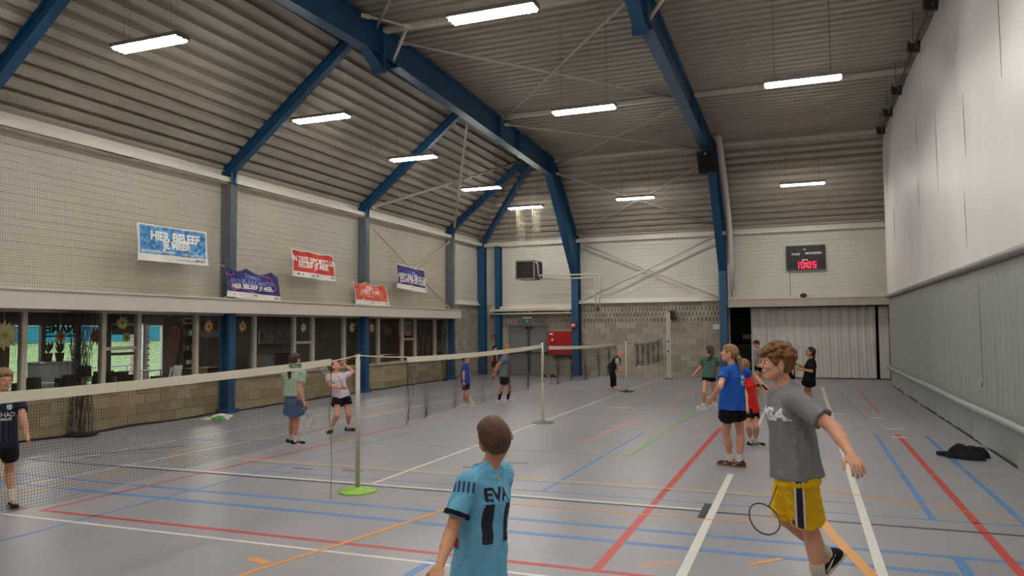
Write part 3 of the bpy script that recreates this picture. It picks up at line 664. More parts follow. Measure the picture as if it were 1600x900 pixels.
# ---------------------------------------------------------------- banners on the netting
M_wht = mat('banner_white', '#e4dfd8', .7, .03, 10); M_navy = mat('banner_navy', '#27306f', .7, .12, 2); M_red = mat('banner_red', '#c9382b', .7, .15, 3)
M_org = mat('banner_orange', '#e2644a', .7, .12, 3); M_pink = mat('print_pink', '#d0557c', .7, .1, 10); M_txt = mat('print_white', '#f0ece6', .7, .03, 10); M_plum = mat('print_plum', '#5a2b57', .7, .1, 10)
M_pt = mat('print_grey', '#4b4955', .7, .1, 10); M_lav = mat('print_lavender', '#8d95cf', .7, .1, 10); M_yel = mat('print_yellow', '#e3b64b', .7, .1, 10)
def bluepix():
    m = bpy.data.materials.new('banner_bluepix'); m.use_nodes = True; N = m.node_tree.nodes; L = m.node_tree.links
    tc = N.new('ShaderNodeTexCoord'); v = N.new('ShaderNodeTexVoronoi'); v.inputs['Scale'].default_value = 14; v.distance = 'CHEBYCHEV'
    L.new(tc.outputs['Object'], v.inputs['Vector']); r = N.new('ShaderNodeValToRGB'); sp = N.new('ShaderNodeSeparateColor')
    L.new(v.outputs['Color'], sp.inputs[0]); L.new(sp.outputs[0], r.inputs[0])
    r.color_ramp.elements[0].color = hx('#2c5f9e')+(1,); r.color_ramp.elements[1].color = hx('#6fb2dc')+(1,)
    e = r.color_ramp.elements.new(.35); e.color = hx('#4389c4')+(1,)
    L.new(r.outputs[0], N['Principled BSDF'].inputs['Base Color']); N['Principled BSDF'].inputs['Roughness'].default_value = .65
    return m
M_pix = bluepix()
def banner(y0, y1, zl, zr, h, base, label, lines, border=.0, sag=0., swirls=(), skew=0., extra=()):
    """corners: top left (y0, zl), top right (y1, zr); h height; lines: (text, size, u, v, material, bold)"""
    t = thing('banner', (-11.62, (y0+y1)/2, zl-h), label, 'banner', 'cloth banners on the ball-stop net')
    def P(u, v, off=0.):          # v 0 top .. 1 bottom
        y = y0+(y1-y0)*u+skew*v
        dip = sag*(abs(math.sin(2.2*math.pi*u+.4)))*(1-v)**2 if sag else 0
        z = zl+(zr-zl)*u-h*v-dip
        rip = .016*math.sin(9*u+5*v)+.010*math.sin(17*u-7*v)+(.03*sag/.1*math.sin(12*u+2*v)*(1-v) if sag else 0)
        return (-11.60+rip+off, y, z)
    MB().grid(lambda u, v: P(u, v, 0), 28, 14).build('cloth', M_wht, t, True)
    bx = border
    MB().grid(lambda u, v: P(bx+(1-2*bx)*u, bx*1.6+(.80-bx*1.6)*v, .004), 28, 12).build('print_field', base, t, True)
    def wrap(me):
        for v in me.vertices:
            u_, v_, o_ = v.co.x, v.co.y, v.co.z; v.co = P(u_, v_, .008+o_)
    W_, H_ = (y1-y0), h
    for s, size, u, v, m_, bold in lines:
        me = text_mesh(s, size, .0005, bold)
        bm = bmesh.new(); bm.from_mesh(me); 
        for q in bm.verts: q.co = Vector((u+q.co.x/W_, v-q.co.y/H_, q.co.z))
        bm.to_mesh(me); bm.free(); wrap(me); me.materials.clear(); link('print_text', me, m_, t)
    for pts, m_, w in swirls:
        n = 22; q = []
        def cat(T):
            k = min(int(T*(len(pts)-1)), len(pts)-2); f = T*(len(pts)-1)-k
            p0, p1, p2, p3 = pts[max(k-1, 0)], pts[k], pts[k+1], pts[min(k+2, len(pts)-1)]
            return [.5*((2*p1[i])+(-p0[i]+p2[i])*f+(2*p0[i]-5*p1[i]+4*p2[i]-p3[i])*f*f+(-p0[i]+3*p1[i]-3*p2[i]+p3[i])*f**3) for i in (0, 1)]
        c = [cat(i/n) for i in range(n+1)]; vs = []
        for i, p in enumerate(c):
            d = Vector((c[min(i+1, n)][0]-c[max(i-1, 0)][0], c[min(i+1, n)][1]-c[max(i-1, 0)][1])).normalized()
            for s in (-1, 1): vs.append(P(p[0]-d.y*s*w/W_*1.0, p[1]+d.x*s*w/H_, .0065))
        MB().add(vs, [(2*i, 2*i+1, 2*i+3, 2*i+2) for i in range(n)]).build('print_swirl', m_, t)
    for u, v, w, hh, m_ in extra:
        MB().grid(lambda a, b: P(u+w*a, v+hh*b, .007), 3, 2).build('print_mark', m_, t)
    for u, v in ((0, 0), (1, 0), (0, 1), (1, 1)):
        p = P(u, v); MB().tube([p, (p[0]-.10, p[1]+(-.06 if u == 0 else .06), p[2]+(.05 if v == 0 else -.05))], .005, 4).build('tie', M_tape, t)
S_ = [([(0, .22), (.06, .24), (.11, .17), (.10, .05)], M_pink, .010), ([(.03, .5), (.07, .45), (.13, .6), (.17, .72), (.12, .74), (.06, .62), (.03, .5)], M_pink, .008), ([(.17, .72), (.26, .66), (.38, .72), (.5, .80)], M_pink, .010),
      ([(.58, .03), (.72, .1), (.82, .2), (.90, .36)], M_pink, .010), ([(.76, .08), (.78, .25), (.80, .35)], M_pink, .006), ([(.92, .36), (.95, .5), (.90, .62), (.86, .6)], M_pink, .012)]
lg = [(.47, .86, .05, .04, M_pt), (.10, .87, .05, .03, M_lav), (.22, .87, .04, .03, M_lav)]
banner(10.62, 12.40, 3.86, 3.88, .70, M_pix, 'light blue cloth banner reading HIER BELEEF JE MEER', [('HIER BELEEF', .235, .52, .30, M_txt, .010), ('JE MEER', .20, .53, .53, M_txt, .009), ('#SPORTERSBELEVENMEER', .07, .27, .73, M_txt, .001), ('SPORT.VLAANDEREN', .06, .77, .75, M_txt, .001), ('SPORT', .09, .88, .90, M_pt, .001)],
       border=.025, skew=.06, extra=[(.5, .9, .3, .015, M_lav)])
banner(12.95, 14.72, 3.24, 3.17, .68, M_navy, 'navy cloth banner in front of the second blue column, reading HIER BELEEF JE MEER', [('SAMEN', .13, .49, .24, M_lav, .002), ('VROLIJK BADMINTON', .15, .49, .42, M_lav, .002), ('HIER BELEEF JE MEER.', .15, .49, .60, M_txt, .004), ('SPORT', .06, .92, .90, M_pt, .001)], sag=.10, skew=.10, swirls=S_, extra=lg)
banner(15.2, 17.0, 3.83, 3.79, .68, M_red, 'red cloth banner reading IN DEZE SPORTCLUB BELEEF JE MEER', [('IN DEZE SPORTCLUB', .19, .50, .34, M_txt, .006), ('BELEEF JE MEER', .19, .50, .54, M_txt, .006), ('SPORT', .06, .92, .90, M_pt, .001)], border=.02, sag=.03, skew=.10, extra=[(.3, .70, .4, .012, M_org), (.10, .86, .05, .06, M_pt), (.2, .87, .05, .05, M_lav), (.42, .88, .04, .05, M_pt), (.52, .87, .07, .04, M_pt)])
S4 = [(p, M_plum, w) for p, _, w in S_]
banner(17.9, 19.72, 3.20, 3.17, .66, M_org, 'orange cloth banner hanging low in front of the third blue column', [('HEB', .15, .46, .22, M_txt, .002), ('JIJ HET HART', .19, .48, .42, M_txt, .003), ('OP DE JUISTE PLEK', .12, .50, .62, mat('print_peach', '#e89a6a', .7, .05, 10), .001), ('SPORT', .06, .92, .90, M_pt, .001)], border=.02, sag=.09, skew=.20, swirls=S4, extra=lg+[(.22, .70, .05, .09, M_yel)])
banner(20.3, 22.2, 3.84, 3.76, .74, M_navy, 'small navy cloth banner in front of the crossed wall braces', [('CLUBS', .15, .50, .26, M_lav, .002), ('HEEFT EEN \u2665 VOOR', .19, .53, .44, M_txt, .005), ('JOUW SPORTCLUB', .19, .55, .62, M_txt, .005), ('SPORT', .06, .92, .90, M_pt, .001)], border=.02, skew=.12, swirls=S_, extra=lg)

# ---------------------------------------------------------------- things on the far wall
t = thing('scoreboard', (.17, 27.95, 3.7), 'black scoreboard with a red digital clock reading 10:05', 'scoreboard')
MB().box((-.46, 27.90, 3.76), (.80, 28.02, 4.60)).build('housing', M_dark, t)
for z in (3.76, 4.575): MB().box((-.46, 27.895, z), (.80, 27.90, z+.025)).build('edge_strip', mat('dark_edge', '#3a3838', .5, .1, 10), t)
for s, x, z, sz in (('THUIS', -.16, 4.30, .10), ('BEZOEKERS', .42, 4.32, .10), ('TIJD', .14, 4.46, .05), ('SPEELTIJD', .14, 4.10, .045)): text('label_text', s, sz, mat('score_text', '#d5d5d5', .6, .03, 10, emit=.15), (x, 27.893, z), (1, 0, 0), (0, 0, 1), t, bold=.002)
M_led = mat('red_led', (1.0, .01, .07), .5, .02, 5, emit=2.2)
seg = {'0': 'abcdef', '1': 'bc', '5': 'afgcd'}
def digit(ch, x, z, w=.115, h=.225):
    m = MB(); q = .028; y0, y1 = 27.885, 27.898
    R = {'a': (x, z+h-q, x+w, z+h), 'd': (x, z, x+w, z+q), 'g': (x, z+h/2-q/2, x+w, z+h/2+q/2), 'f': (x, z+h/2, x+q, z+h), 'b': (x+w-q, z+h/2, x+w, z+h), 'e': (x, z, x+q, z+h/2), 'c': (x+w-q, z, x+w, z+h/2)}
    for k in seg[ch]:
        a = R[k]; m.box((a[0], y0, a[1]), (a[2], y1, a[3]))
    m.build('led_digit', M_led, t)
for ch, x in (('1', -.16), ('0', .01), ('0', .22), ('5', .39)): digit(ch, x, 3.81)
MB().box((.155, 27.885, 3.86), (.185, 27.898, 3.89)).box((.155, 27.885, 3.95), (.185, 27.898, 3.98)).build('led_colon', mat('yellow_led', (1, .45, .05), .5, .02, 5, emit=1.5), t)
MB().tube([(-.36, 27.99, 3.76), (-.36, 27.99, 2.85)], .008, 5).build('cable', M_dark, t)
t = thing('flat_ball', (.06, 27.86, 2.785), 'dark worn ball resting on the lintel below the scoreboard', 'ball')
MB().lathe((.06, 27.86, 2.785), [(.001, 0), (.07, .01), (.11, .045), (.12, .08), (.10, .12), (.06, .15), (.001, .165)], 16).build('shell', mat('ball_dark', '#3f3a35', .8, .2, 20), t, True)
# warm air heater
M_heat = mat('heater_grey', '#4d4a47', .5, .06, 8); M_pipe = mat('cream_pipe', '#d8d2c6', .4, .03, 10)
t = thing('air_heater', (-9.3, 26.0, 3.6), 'dark box-shaped warm air heater hanging in the far corner', 'heater')
MB().box((-9.64, 25.56, 3.60), (-8.94, 26.45, 4.27)).build('casing', M_heat, t)
MB().box((-9.66, 25.52, 3.58), (-8.92, 25.56, 3.63)).box((-9.66, 25.52, 4.23), (-8.92, 25.56, 4.28)).box((-9.66, 25.52, 3.63), (-9.61, 25.56, 4.23)).box((-8.97, 25.52, 3.63), (-8.92, 25.56, 4.23)).build('front_rim', mat('heater_rim', '#8b8780', .45, .05, 10), t)
MB().box((-9.61, 25.55, 3.63), (-8.97, 25.565, 4.23)).build('grille_back', M_black, t)
for k in range(12):
    z = 3.66+k*.05; MB().poly([(-9.61, 25.52, z), (-9.61, 25.525, z+.006), (-9.61, 25.555, z+.022), (-9.61, 25.555, z+.016)], (.64, 0, 0)).build('louvre', M_heat, t)
for x in (-9.45, -9.29, -9.13): MB().box((x-.004, 25.515, 3.63), (x+.004, 25.52, 4.23)).build('grille_bar', M_heat, t)
MB().box((-8.94, 25.95, 3.68), (-8.90, 26.35, 4.2)).build('side_cover', M_dark, t)
MB().tube([(-8.93, 25.62, 4.2), (-8.86, 25.62, 4.2), (-8.84, 25.64, 4.1), (-8.84, 25.75, 3.72), (-8.84, 25.9, 3.68)], .028, 8).build('side_pipe', M_pipe, t, True)
for x, y in ((-9.6, 25.6), (-9.6, 25.85), (-9.6, 26.1), (-9.6, 26.35), (-9.0, 25.6), (-9.0, 25.85), (-9.0, 26.1), (-9.0, 26.35)):
    MB().tube([(x, y, 4.27), (x, y, zback(y)-.02)], .006, 5).build('threaded_rod', mat('rod_zinc', '#cfc7a8', .35, .05, 20, metal=.3), t)
t = thing('heating_pipes', (-8, 27.5, 2.6), 'pair of cream heating pipes bending down to the block wall', 'pipe')
for z, x1, y in ((3.84, -7.05, 27.55), (3.70, -7.20, 27.50)):
    MB().tube([(-8.85, 25.95, z-.10), (-8.85, 26.4, z-.04), (-8.80, y-.1, z), (-8.72, y, z), (x1-.08, y, z), (x1-.01, y, z-.02), (x1, y, z-.1), (x1, y, 2.6)], .027, 8).build('pipe', M_pipe, t, True)
MB().box((-8.25, 27.42, 3.66), (-8.2, 27.6, 3.9)).build('pipe_clip', M_pipe, t)
MB().lathe((-7.12, 27.52, 2.44), [(.02, 0), (.07, .04), (.07, .12), (.03, .17)], 10).build('valve', mat('valve_brown', '#5b5149', .6, .1, 10), t)
# loudspeakers
t = thing('loudspeaker', (-2.5, 23.2, 6.9), 'black loudspeaker box hanging on the right blue portal', 'loudspeaker')
sp = MB().poly([(-2.76, 22.85, 6.38), (-2.22, 22.85, 6.42), (-2.26, 23.25, 6.46), (-2.70, 23.25, 6.42)], (-.06, -.03, .66)).build('cabinet', M_black, t)
MB().poly([(-2.70, 22.83, 6.44), (-2.29, 22.83, 6.47), (-2.35, 22.80, 7.0), (-2.76, 22.80, 6.97)], (0, -.012, 0)).build('grille', mat('speaker_cloth', '#0c0c0d', .9, .2, 60), t)
MB().lathe((-2.56, 22.79, 6.95), [(.03, 0), (.03, .01)], 10, (0, -1, 0)).build('badge', M_grey, t)
MB().box((-2.56, 23.1, 7.0), (-2.50, 23.2, 7.25)).build('bracket', M_black, t)
t = thing('wall_speaker', (-4.42, 27.9, 2.2), 'small dark wall loudspeaker above the tall white post', 'loudspeaker')
MB().poly([(-4.52, 27.78, 2.10), (-4.32, 27.78, 2.10), (-4.32, 27.98, 2.14), (-4.52, 27.98, 2.14)], (0, -.04, .30)).build('cabinet', mat('speaker_grey', '#4a4743', .7, .1, 20), t)
for z in (2.18, 2.32): MB().lathe((-4.42, 27.745-(z-2.1)*.13, z), [(.06, 0), (.06, .012), (.03, .004)], 12, (0, -1, 0)).build('driver', M_black, t)
MB().box((-4.44, 27.96, 2.2), (-4.40, 28.03, 2.26)).build('bracket', M_black, t)
# fire cabinet, signs
M_fire = mat('fire_red', '#b5131f', .4, .05, 4)
t = thing('fire_hose_cabinet', (-8.7, 27.9, .78), 'red fire hose cabinet on the wall beside the blue column', 'cabinet')
MB().box((-9.20, 27.80, .79), (-8.22, 28.02, 1.70)).build('body', M_fire, t)
MB().box((-9.17, 27.785, .82), (-8.25, 27.80, 1.67)).build('door', M_fire, t)
MB().box((-9.12, 27.775, 1.57), (-8.99, 27.785, 1.63)).build('sticker', M_txt, t); MB().box((-9.05, 27.775, 1.33), (-8.98, 27.785, 1.42)).build('sticker', M_txt, t)
MB().lathe((-9.02, 27.785, 1.28), [(.035, 0), (.03, .03)], 10, (0, -1, 0)).build('knob', M_dark, t)
t = thing('wall_bench', (-8.75, 27.9, .68), 'narrow dark shelf strip on the wall under the red cabinet', 'shelf')
MB().box((-9.0, 27.86, .70), (-8.25, 28.02, .735)).build('board', M_dark, t)
for x in (-8.9, -8.35): MB().box((x-.015, 27.9, .6), (x+.015, 28.02, .70)).build('bracket', M_dark, t)
M_sgn = mat('sign_green', '#1f6e5c', .5, .05, 8, emit=.10)
t = thing('exit_sign', (-10.1, 27.9, 2.1), 'green escape sign lamp above the grey double door', 'sign')
MB().box((-10.27, 27.93, 2.20), (-9.93, 28.03, 2.28)).build('lamp_housing', M_trimw, t); MB().box((-10.27, 27.95, 2.03), (-9.93, 27.97, 2.20)).build('panel', M_sgn, t)
MB().box((-10.11, 27.942, 2.06), (-10.09, 27.95, 2.15)).box((-10.14, 27.942, 2.06), (-10.12, 27.95, 2.12)).lathe((-10.1, 27.95, 2.165), [(.016, 0), (.016, .008)], 8, (0, -1, 0)).poly([(-10.04, 27.942, 2.11), (-10.0, 27.942, 2.14), (-10.0, 27.942, 2.08)], (0, .008, 0)).build('pictogram', M_txt, t)
t = thing('fire_hose_sign', (-8.03, 27.45, 1.9), 'red fire hose sign fixed to the blue column by the cabinet', 'sign')
MB().box((-8.16, 27.46, 1.83), (-7.98, 27.58, 2.02)).build('panel', M_fire, t)
MB().box((-8.13, 27.452, 1.87), (-8.09, 27.46, 1.98)).box((-8.09, 27.452, 1.92), (-8.05, 27.46, 1.95)).box((-8.05, 27.452, 1.90), (-8.01, 27.46, 1.98)).build('pictogram', M_txt, t)
t = thing('extinguisher_sign', (-11.54, 28.0, 1.4), 'small red extinguisher sign between the two corner columns', 'sign')
MB().box((-11.62, 28.01, 1.36), (-11.47, 28.03, 1.58)).build('panel', M_fire, t); MB().box((-11.56, 28.0, 1.42), (-11.53, 28.01, 1.53)).box((-11.60, 28.002, 1.38), (-11.49, 28.01, 1.395)).build('pictogram', M_txt, t)
t = thing('paper_notice', (-2.88, 28.0, 1.75), 'white paper notice on the block wall beside the stage column', 'notice')
MB().box((-3.0, 28.01, 1.73), (-2.75, 28.02, 1.90)).build('sheet', M_wht, t); MB().box((-2.98, 28.006, 1.83), (-2.77, 28.01, 1.84)).box((-2.98, 28.006, 1.79), (-2.80, 28.01, 1.80)).build('print_lines', M_lav, t)

# ---------------------------------------------------------------- loose things
def shuttle(p, d, label, col='#e6e0bd'):
    t = thing('shuttlecock', p, label, 'shuttlecock', 'shuttlecocks in the hall'); p = Vector(p); d = Vector(d).normalized()
    MB().lathe(p, [(.001, -.012), (.010, -.009), (.0135, 0), (.013, .012)], 10, d).build('cork', M_txt, t, True)
    a = d.cross(Vector((0, 0, 1))); a = a.normalized() if a.length > .1 else Vector((1, 0, 0)); b = d.cross(a); m = MB()
    for k in range(14):
        w = 2*math.pi*k/14; w2 = w+.32; e = a*math.cos(w)+b*math.sin(w); e2 = a*math.cos(w2)+b*math.sin(w2)
        m.add([p+d*.01+e*.012, p+d*.01+e2*.012, p+d*.07+e2*.034, p+d*.075+(e+e2)*.017, p+d*.07+e*.034], [(0, 1, 2, 3, 4)])
    m.build('skirt', mat('feather_'+col[1:], col, .7, .05, 20), t)
shuttle((-4.2, 21.85, .035), (.2, .3, -.35), 'yellow shuttlecock lying on the floor beyond the third net')
shuttle((-4.62, 22.6, .62), (0, 0, 1), 'white shuttlecock caught below the short far net', '#e8e4dc')
shuttle((-2.0, 26.5, 3.70), (.6, -.2, .5), 'yellow shuttlecock in flight before the far wall', '#d6cf8e')
def heap(name, loc, rx, ry, h, m, label, cat, seed, n=9, sub=()):
    """crumpled cloth: several overlapping folded lobes"""
    t = thing(name, loc, label, cat); R = random.Random(seed)
    def lobe(u, v, k, P_):
        th = 2*math.pi*u; ph = math.pi/2*v; cx, cy, a, b, hh, w = P_
        r = math.cos(ph)*(1+.22*math.sin(3*th+w)+.12*math.sin(7*th+w*2)); x = a*r*math.cos(th); y = b*r*math.sin(th)
        z = hh*math.sin(ph)*(1+.25*math.sin(5*th+w)*math.cos(ph))+.012*math.sin(11*th)
        c, s = math.cos(w), math.sin(w); return (loc[0]+cx+c*x-s*y, loc[1]+cy+s*x+c*y, max(.003, loc[2]+z))
    for k in range(n):
        P_ = (R.uniform(-1, 1)*rx*.62, R.uniform(-1, 1)*ry*.6, R.uniform(.3, .55)*rx, R.uniform(.2, .4)*ry, R.uniform(.5, 1)*h, R.uniform(0, 6))
        MB().grid(lambda u, v: lobe(u, v, k, P_), 26, 8).build('fold', sub[k % len(sub)] if sub else m, t, True)
    return t
M_jkt = mat('jacket_black', '#0d0d0f', .85, .3, 30, .3, 60)
heap('black_jacket', (2.06, 11.85, 0), .24, .30, .17, M_jkt, 'black crumpled jacket on the floor by the grey curtain', 'jacket', 5, 8)
tag(MB().tube([(1.80, 11.9, .02), (1.70, 12.0, .03), (1.93, 11.75, .05)], [.02, .03, .05], 8).build('jacket_sleeve', M_jkt, bpy.data.objects['black_jacket'], True))
heap('green_white_cloth', (-11.32, 12.55, 0), .20, .50, .09, None, 'crumpled green and white cloth on the floor by the left net', 'cloth', 8, 10, (mat('cloth_white', '#d9dccb', .8, .1, 20), mat('cloth_green', '#5e9a57', .8, .15, 20), MATS['cloth_white']))
t = thing('black_shoe_pair', (-8.9, 26.99, 0), 'black shoes lying on the floor before the red cabinet', 'shoes')
for x, a in ((-9.1, .3), (-8.72, -.2)):
    MB().grid(lambda u, v: (x+.17*math.cos(2*math.pi*u)*math.cos(v*math.pi/2)*(1 if math.cos(2*math.pi*u) > 0 else .8), 26.99+.06*math.sin(2*math.pi*u)*math.cos(v*math.pi/2), .09*math.sin(v*math.pi/2)*(1-.4*math.cos(2*math.pi*u))), 20, 6).build('shoe', M_black, t, True)

# ---------------------------------------------------------------- canteen behind the glazing
XF = -18.0
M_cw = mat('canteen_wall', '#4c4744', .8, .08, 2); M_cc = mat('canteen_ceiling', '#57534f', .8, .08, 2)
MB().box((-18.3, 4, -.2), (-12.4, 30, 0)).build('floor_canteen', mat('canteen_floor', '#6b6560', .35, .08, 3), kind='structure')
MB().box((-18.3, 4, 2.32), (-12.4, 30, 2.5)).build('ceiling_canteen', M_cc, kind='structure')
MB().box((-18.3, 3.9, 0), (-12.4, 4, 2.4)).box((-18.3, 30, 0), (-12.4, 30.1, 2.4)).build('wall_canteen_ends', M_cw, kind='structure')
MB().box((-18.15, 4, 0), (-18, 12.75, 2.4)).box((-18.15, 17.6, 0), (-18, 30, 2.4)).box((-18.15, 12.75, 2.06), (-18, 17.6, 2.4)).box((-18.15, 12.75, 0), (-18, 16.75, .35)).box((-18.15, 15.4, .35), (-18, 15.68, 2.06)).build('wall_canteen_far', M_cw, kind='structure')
M_wf = mat('white_frame', '#c9ccd2', .45, .03, 5)
panes = [(12.8, 13.62), (13.74, 14.6), (14.74, 15.36), (15.7, 16.62), (16.85, 17.5)]
for k, (a, b) in enumerate(panes):
    w = struct('window_%d' % (k+21)); z0 = .35 if k < 4 else .02
    MB().box((XF-.1, a-.06, z0), (XF, a, 2.06)).box((XF-.1, b, z0), (XF, b+.06, 2.06)).build('side_frame', M_wf if k > 2 else M_cw, w)
    MB().box((XF-.1, a, z0), (XF, b, z0+.06)).box((XF-.1, a, 2.0), (XF, b, 2.06)).build('cross_frame', M_wf if k > 2 else M_cw, w)
    MB().box((XF-.06, a, z0+.06), (XF-.05, b, 2.0)).build('pane', M_glass, w)
    if k == 3: MB().box((XF-.09, a, 1.16), (XF-.01, b, 1.24)).box((XF-.09, a, 1.74), (XF-.01, b, 2.0)).build('transom', M_cw, w)
# outside: grass bank, turquoise fence panels, brick pier
M_grass = mat('bank_grass', '#86985a', .9, .45, 5, .6, 30)
MB().grid(lambda u, v: (-18.4-22*u, 2+34*v, -.05+1.45*min(1, max(0, (u-.08)/.5))**1.2+.03*math.sin(31*v+9*u)), 24, 40).build('grass_bank', M_grass, None, True, 'structure')
MB().box((-19.6, 2, -.3), (-18.3, 36, -.02)).build('pavement_outside', mat('paving', '#c9c6c0', .8, .08, 6), kind='structure')
M_turq = mat('turquoise', '#2fb6c9', .5, .06, 2); M_turq2 = mat('teal_dark', '#157d96', .5, .06, 2)
t = thing('turquoise_fence', (-33, 22, 1.4), 'turquoise panel fence above the grass bank seen through the canteen windows', 'fence')
for k in range(22): MB().box((-33.1-.1*(k % 2), 10+k*1.1, 1.2), (-33, 11.06+k*1.1, 5.5)).build('fence_panel', M_turq if k % 4 else M_turq2, t)
for z in (2.1, 3.4): MB().box((-32.98, 10, z), (-32.9, 34, z+.12)).build('rail', M_wf, t)
t = thing('brick_pier', (-19.2, 17.9, 0), 'pale pink brick pier outside the canteen door', 'pier')
m_ = [mat('pink_brick', '#c9a49a', .85, .12, 15), mat('pink_brick_b', '#bd9488', .85, .12, 15)]
for i in range(28):
    for j in range(2):
        y = 17.55+j*.22-(.05 if i % 2 else 0); MB().box((-19.3, y, i*.09), (-19.0, y+.205, i*.09+.08)).build('brick', m_[(i+j) % 2], t)
t = thing('white_railing', (-20.2, 15, 0), 'low white railing outside the canteen windows', 'railing')
MB().tube([(-20.2, 12, .75), (-20.2, 18.5, .75)], .03, 8).build('top_bar', M_wf, t); MB().tube([(-20.2, 12, .4), (-20.2, 18.5, .4)], .03, 8).build('lower_bar', M_wf, t)
for y in (12.2, 14.2, 16.2, 18.2): MB().tube([(-20.2, y, 0), (-20.2, y, .75)], .03, 8).build('post', M_wf, t)
# lettering on the far window, read from outside
w_ = at(98, 520, 0, XF+.02)
t = thing('window_lettering', (XF+.02, w_[1], 1.75), 'dark mirrored lettering ENAME on the canteen window', 'lettering')
text('letters', 'ENAME', .30, M_black, (XF+.02, at(98, 514, 0, XF)[1], 1.90), (0, 1, 0), (0, 0, 1), t, sx=-1, bold=.014, extrude=.004)
MB().box((XF+.01, 13.72, 1.70), (XF+.02, 14.62, 1.74)).box((XF+.01, 13.72, 1.76), (XF+.02, 14.62, 1.775)).build('underline', M_black, t)
# hanging paper flowers
def flower(px, py, x, r, col, label, n=12, core='#7a4a1c', zc=None):
    p = at(px, py, 0, x); t = thing('paper_flower', tuple(p), label, 'paper flower', 'paper flowers at the canteen glazing'); c = Vector(p)
    mm = mat('paper_'+col[1:], col, .8, .12, 20); mc = mat('core_'+core[1:], core, .8, .1, 20)
    for ring in range(2):
        m = MB()
        for k in range(n):
            w = 2*math.pi*(k+.5*ring)/n; rr = r*(1-.28*ring)*(.88+.2*((k*7) % 5)/5)
            d = Vector((0, math.cos(w), math.sin(w))); s = Vector((0, -math.sin(w), math.cos(w))); o = Vector((.015*ring+.01*(k % 2), 0, 0))
            m.add([c+o+d*r*.15-s*r*.05, c+o+d*rr*.6-s*r*.15, c+o+d*rr+Vector((.02, 0, 0)), c+o+d*rr*.6+s*r*.15, c+o+d*r*.15+s*r*.05, c+o+d*rr*.6+Vector((.03, 0, 0))], [(0, 1, 5), (1, 2, 5), (2, 3, 5), (3, 4, 5), (4, 0, 5)])
        m.build('petal_ring', mm, t)
    MB().lathe(c+Vector((.01, 0, 0)), [(r*.2, 0), (r*.18, .03), (.001, .045)], 12, (1, 0, 0)).build('core', mc, t)
    MB().tube([c+Vector((0, 0, r*.8)), (c.x, c.y, 2.17 if x > -13 else 2.3)], .003, 4).build('string', M_tape, t)
flower(6, 524, -12.06, .26, '#b7b07c', 'big pale green paper flower at the left picture edge', 16, '#8c9a4a')
flower(190, 505, -12.06, .15, '#b3a878', 'beige paper flower above the transom window', 14)
flower(325, 510, -12.06, .155, '#cfae6c', 'straw coloured paper flower just left of the blue column')
flower(378, 510, -12.06, .15, '#c9a57a', 'light brown paper flower just right of the first lower blue column', 10)
flower(473, 512, -12.06, .13, '#d9d3ae', 'cream paper flower above the second transom window', 10, '#b9b183')
flower(549, 512, -12.06, .15, '#cdb488', 'tan paper flower left of the third blue column', 12)
flower(580, 512.5, -12.04, .15, '#d5c08e', 'tan paper flower partly behind the third blue column', 12)
flower(94, 526, -17.9, .20, '#e0b96a', 'sunflower paper decoration under the mirrored lettering', 12, '#5b3412')
flower(197, 527, -17.9, .16, '#e3c070', 'small sunflower decoration on the far transom window', 12, '#5b3412')
flower(151, 525, -17.5, .26, '#b5202c', 'red paper flower hanging inside the canteen', 12, '#7c1019')
# fill lamps added out of sight to brighten the canteen
for k, (y, lab) in enumerate(((11, 'added canteen fill lamp over the left tables'), (16, 'added canteen fill lamp before the glazed door'), (20.5, 'added canteen fill lamp over the bar'), (24.5, 'added canteen fill lamp at the far canteen end'))):
    t = thing('canteen_fill_lamp', (-14.8, y, 2.28), lab, 'ceiling lamp', 'added fill lamps on the canteen ceiling')
    MB().box((-15.0, y-.3, 2.27), (-14.6, y+.3, 2.32)).build('housing', M_tray, t); MB().box((-14.97, y-.27, 2.262), (-14.63, y+.27, 2.27)).build('diffuser', mat('canteen_fill_glow', (1, .93, .82), .5, .02, 3, emit=50), t)
# furniture
M_ch = mat('chair_black', '#141416', .5, .15, 20); M_chr = mat('chair_chrome', '#a5a7aa', .3, .05, 10, metal=.8); M_wood = mat('warm_wood', '#8a5f33', .5, .15, 6, stretch=(1, 6, 6))
def chair(x, y, rz, label, m=None, hgt=.92, stool=False):
    t = thing('canteen_chair', (0, 0, 0), label, 'chair', 'canteen chairs'); m = m or M_ch
    MB().grid(lambda u, v: (-.22+.44*u, -.22+.44*v, .46-.015*math.sin(math.pi*u)*math.sin(math.pi*v)), 6, 6).box((-.22, -.22, .43), (.22, .22, .45)).build('seat', m, t)
    MB().grid(lambda u, v: (-.22+.44*u, .22+.05*v-.05*math.sin(math.pi*u)+.03, .55+(hgt-.55)*v), 8, 6).grid(lambda u, v: (.22-.44*u, .24+.05*v-.05*math.sin(math.pi*u)+.03, .55+(hgt-.55)*v), 8, 6).build('backrest', m, t)
    for sx in (-1, 1):
        MB().tube([(sx*.2, -.2, 0), (sx*.19, -.19, .44)], .012, 6).build('leg', M_chr, t)
        MB().tube([(sx*.22, .24, 0), (sx*.20, .2, .44), (sx*.2, .27, hgt-.1)], .012, 6).build('leg', M_chr, t)
    t.location = (x, y, 0); t.rotation_euler = (0, 0, rz); return t
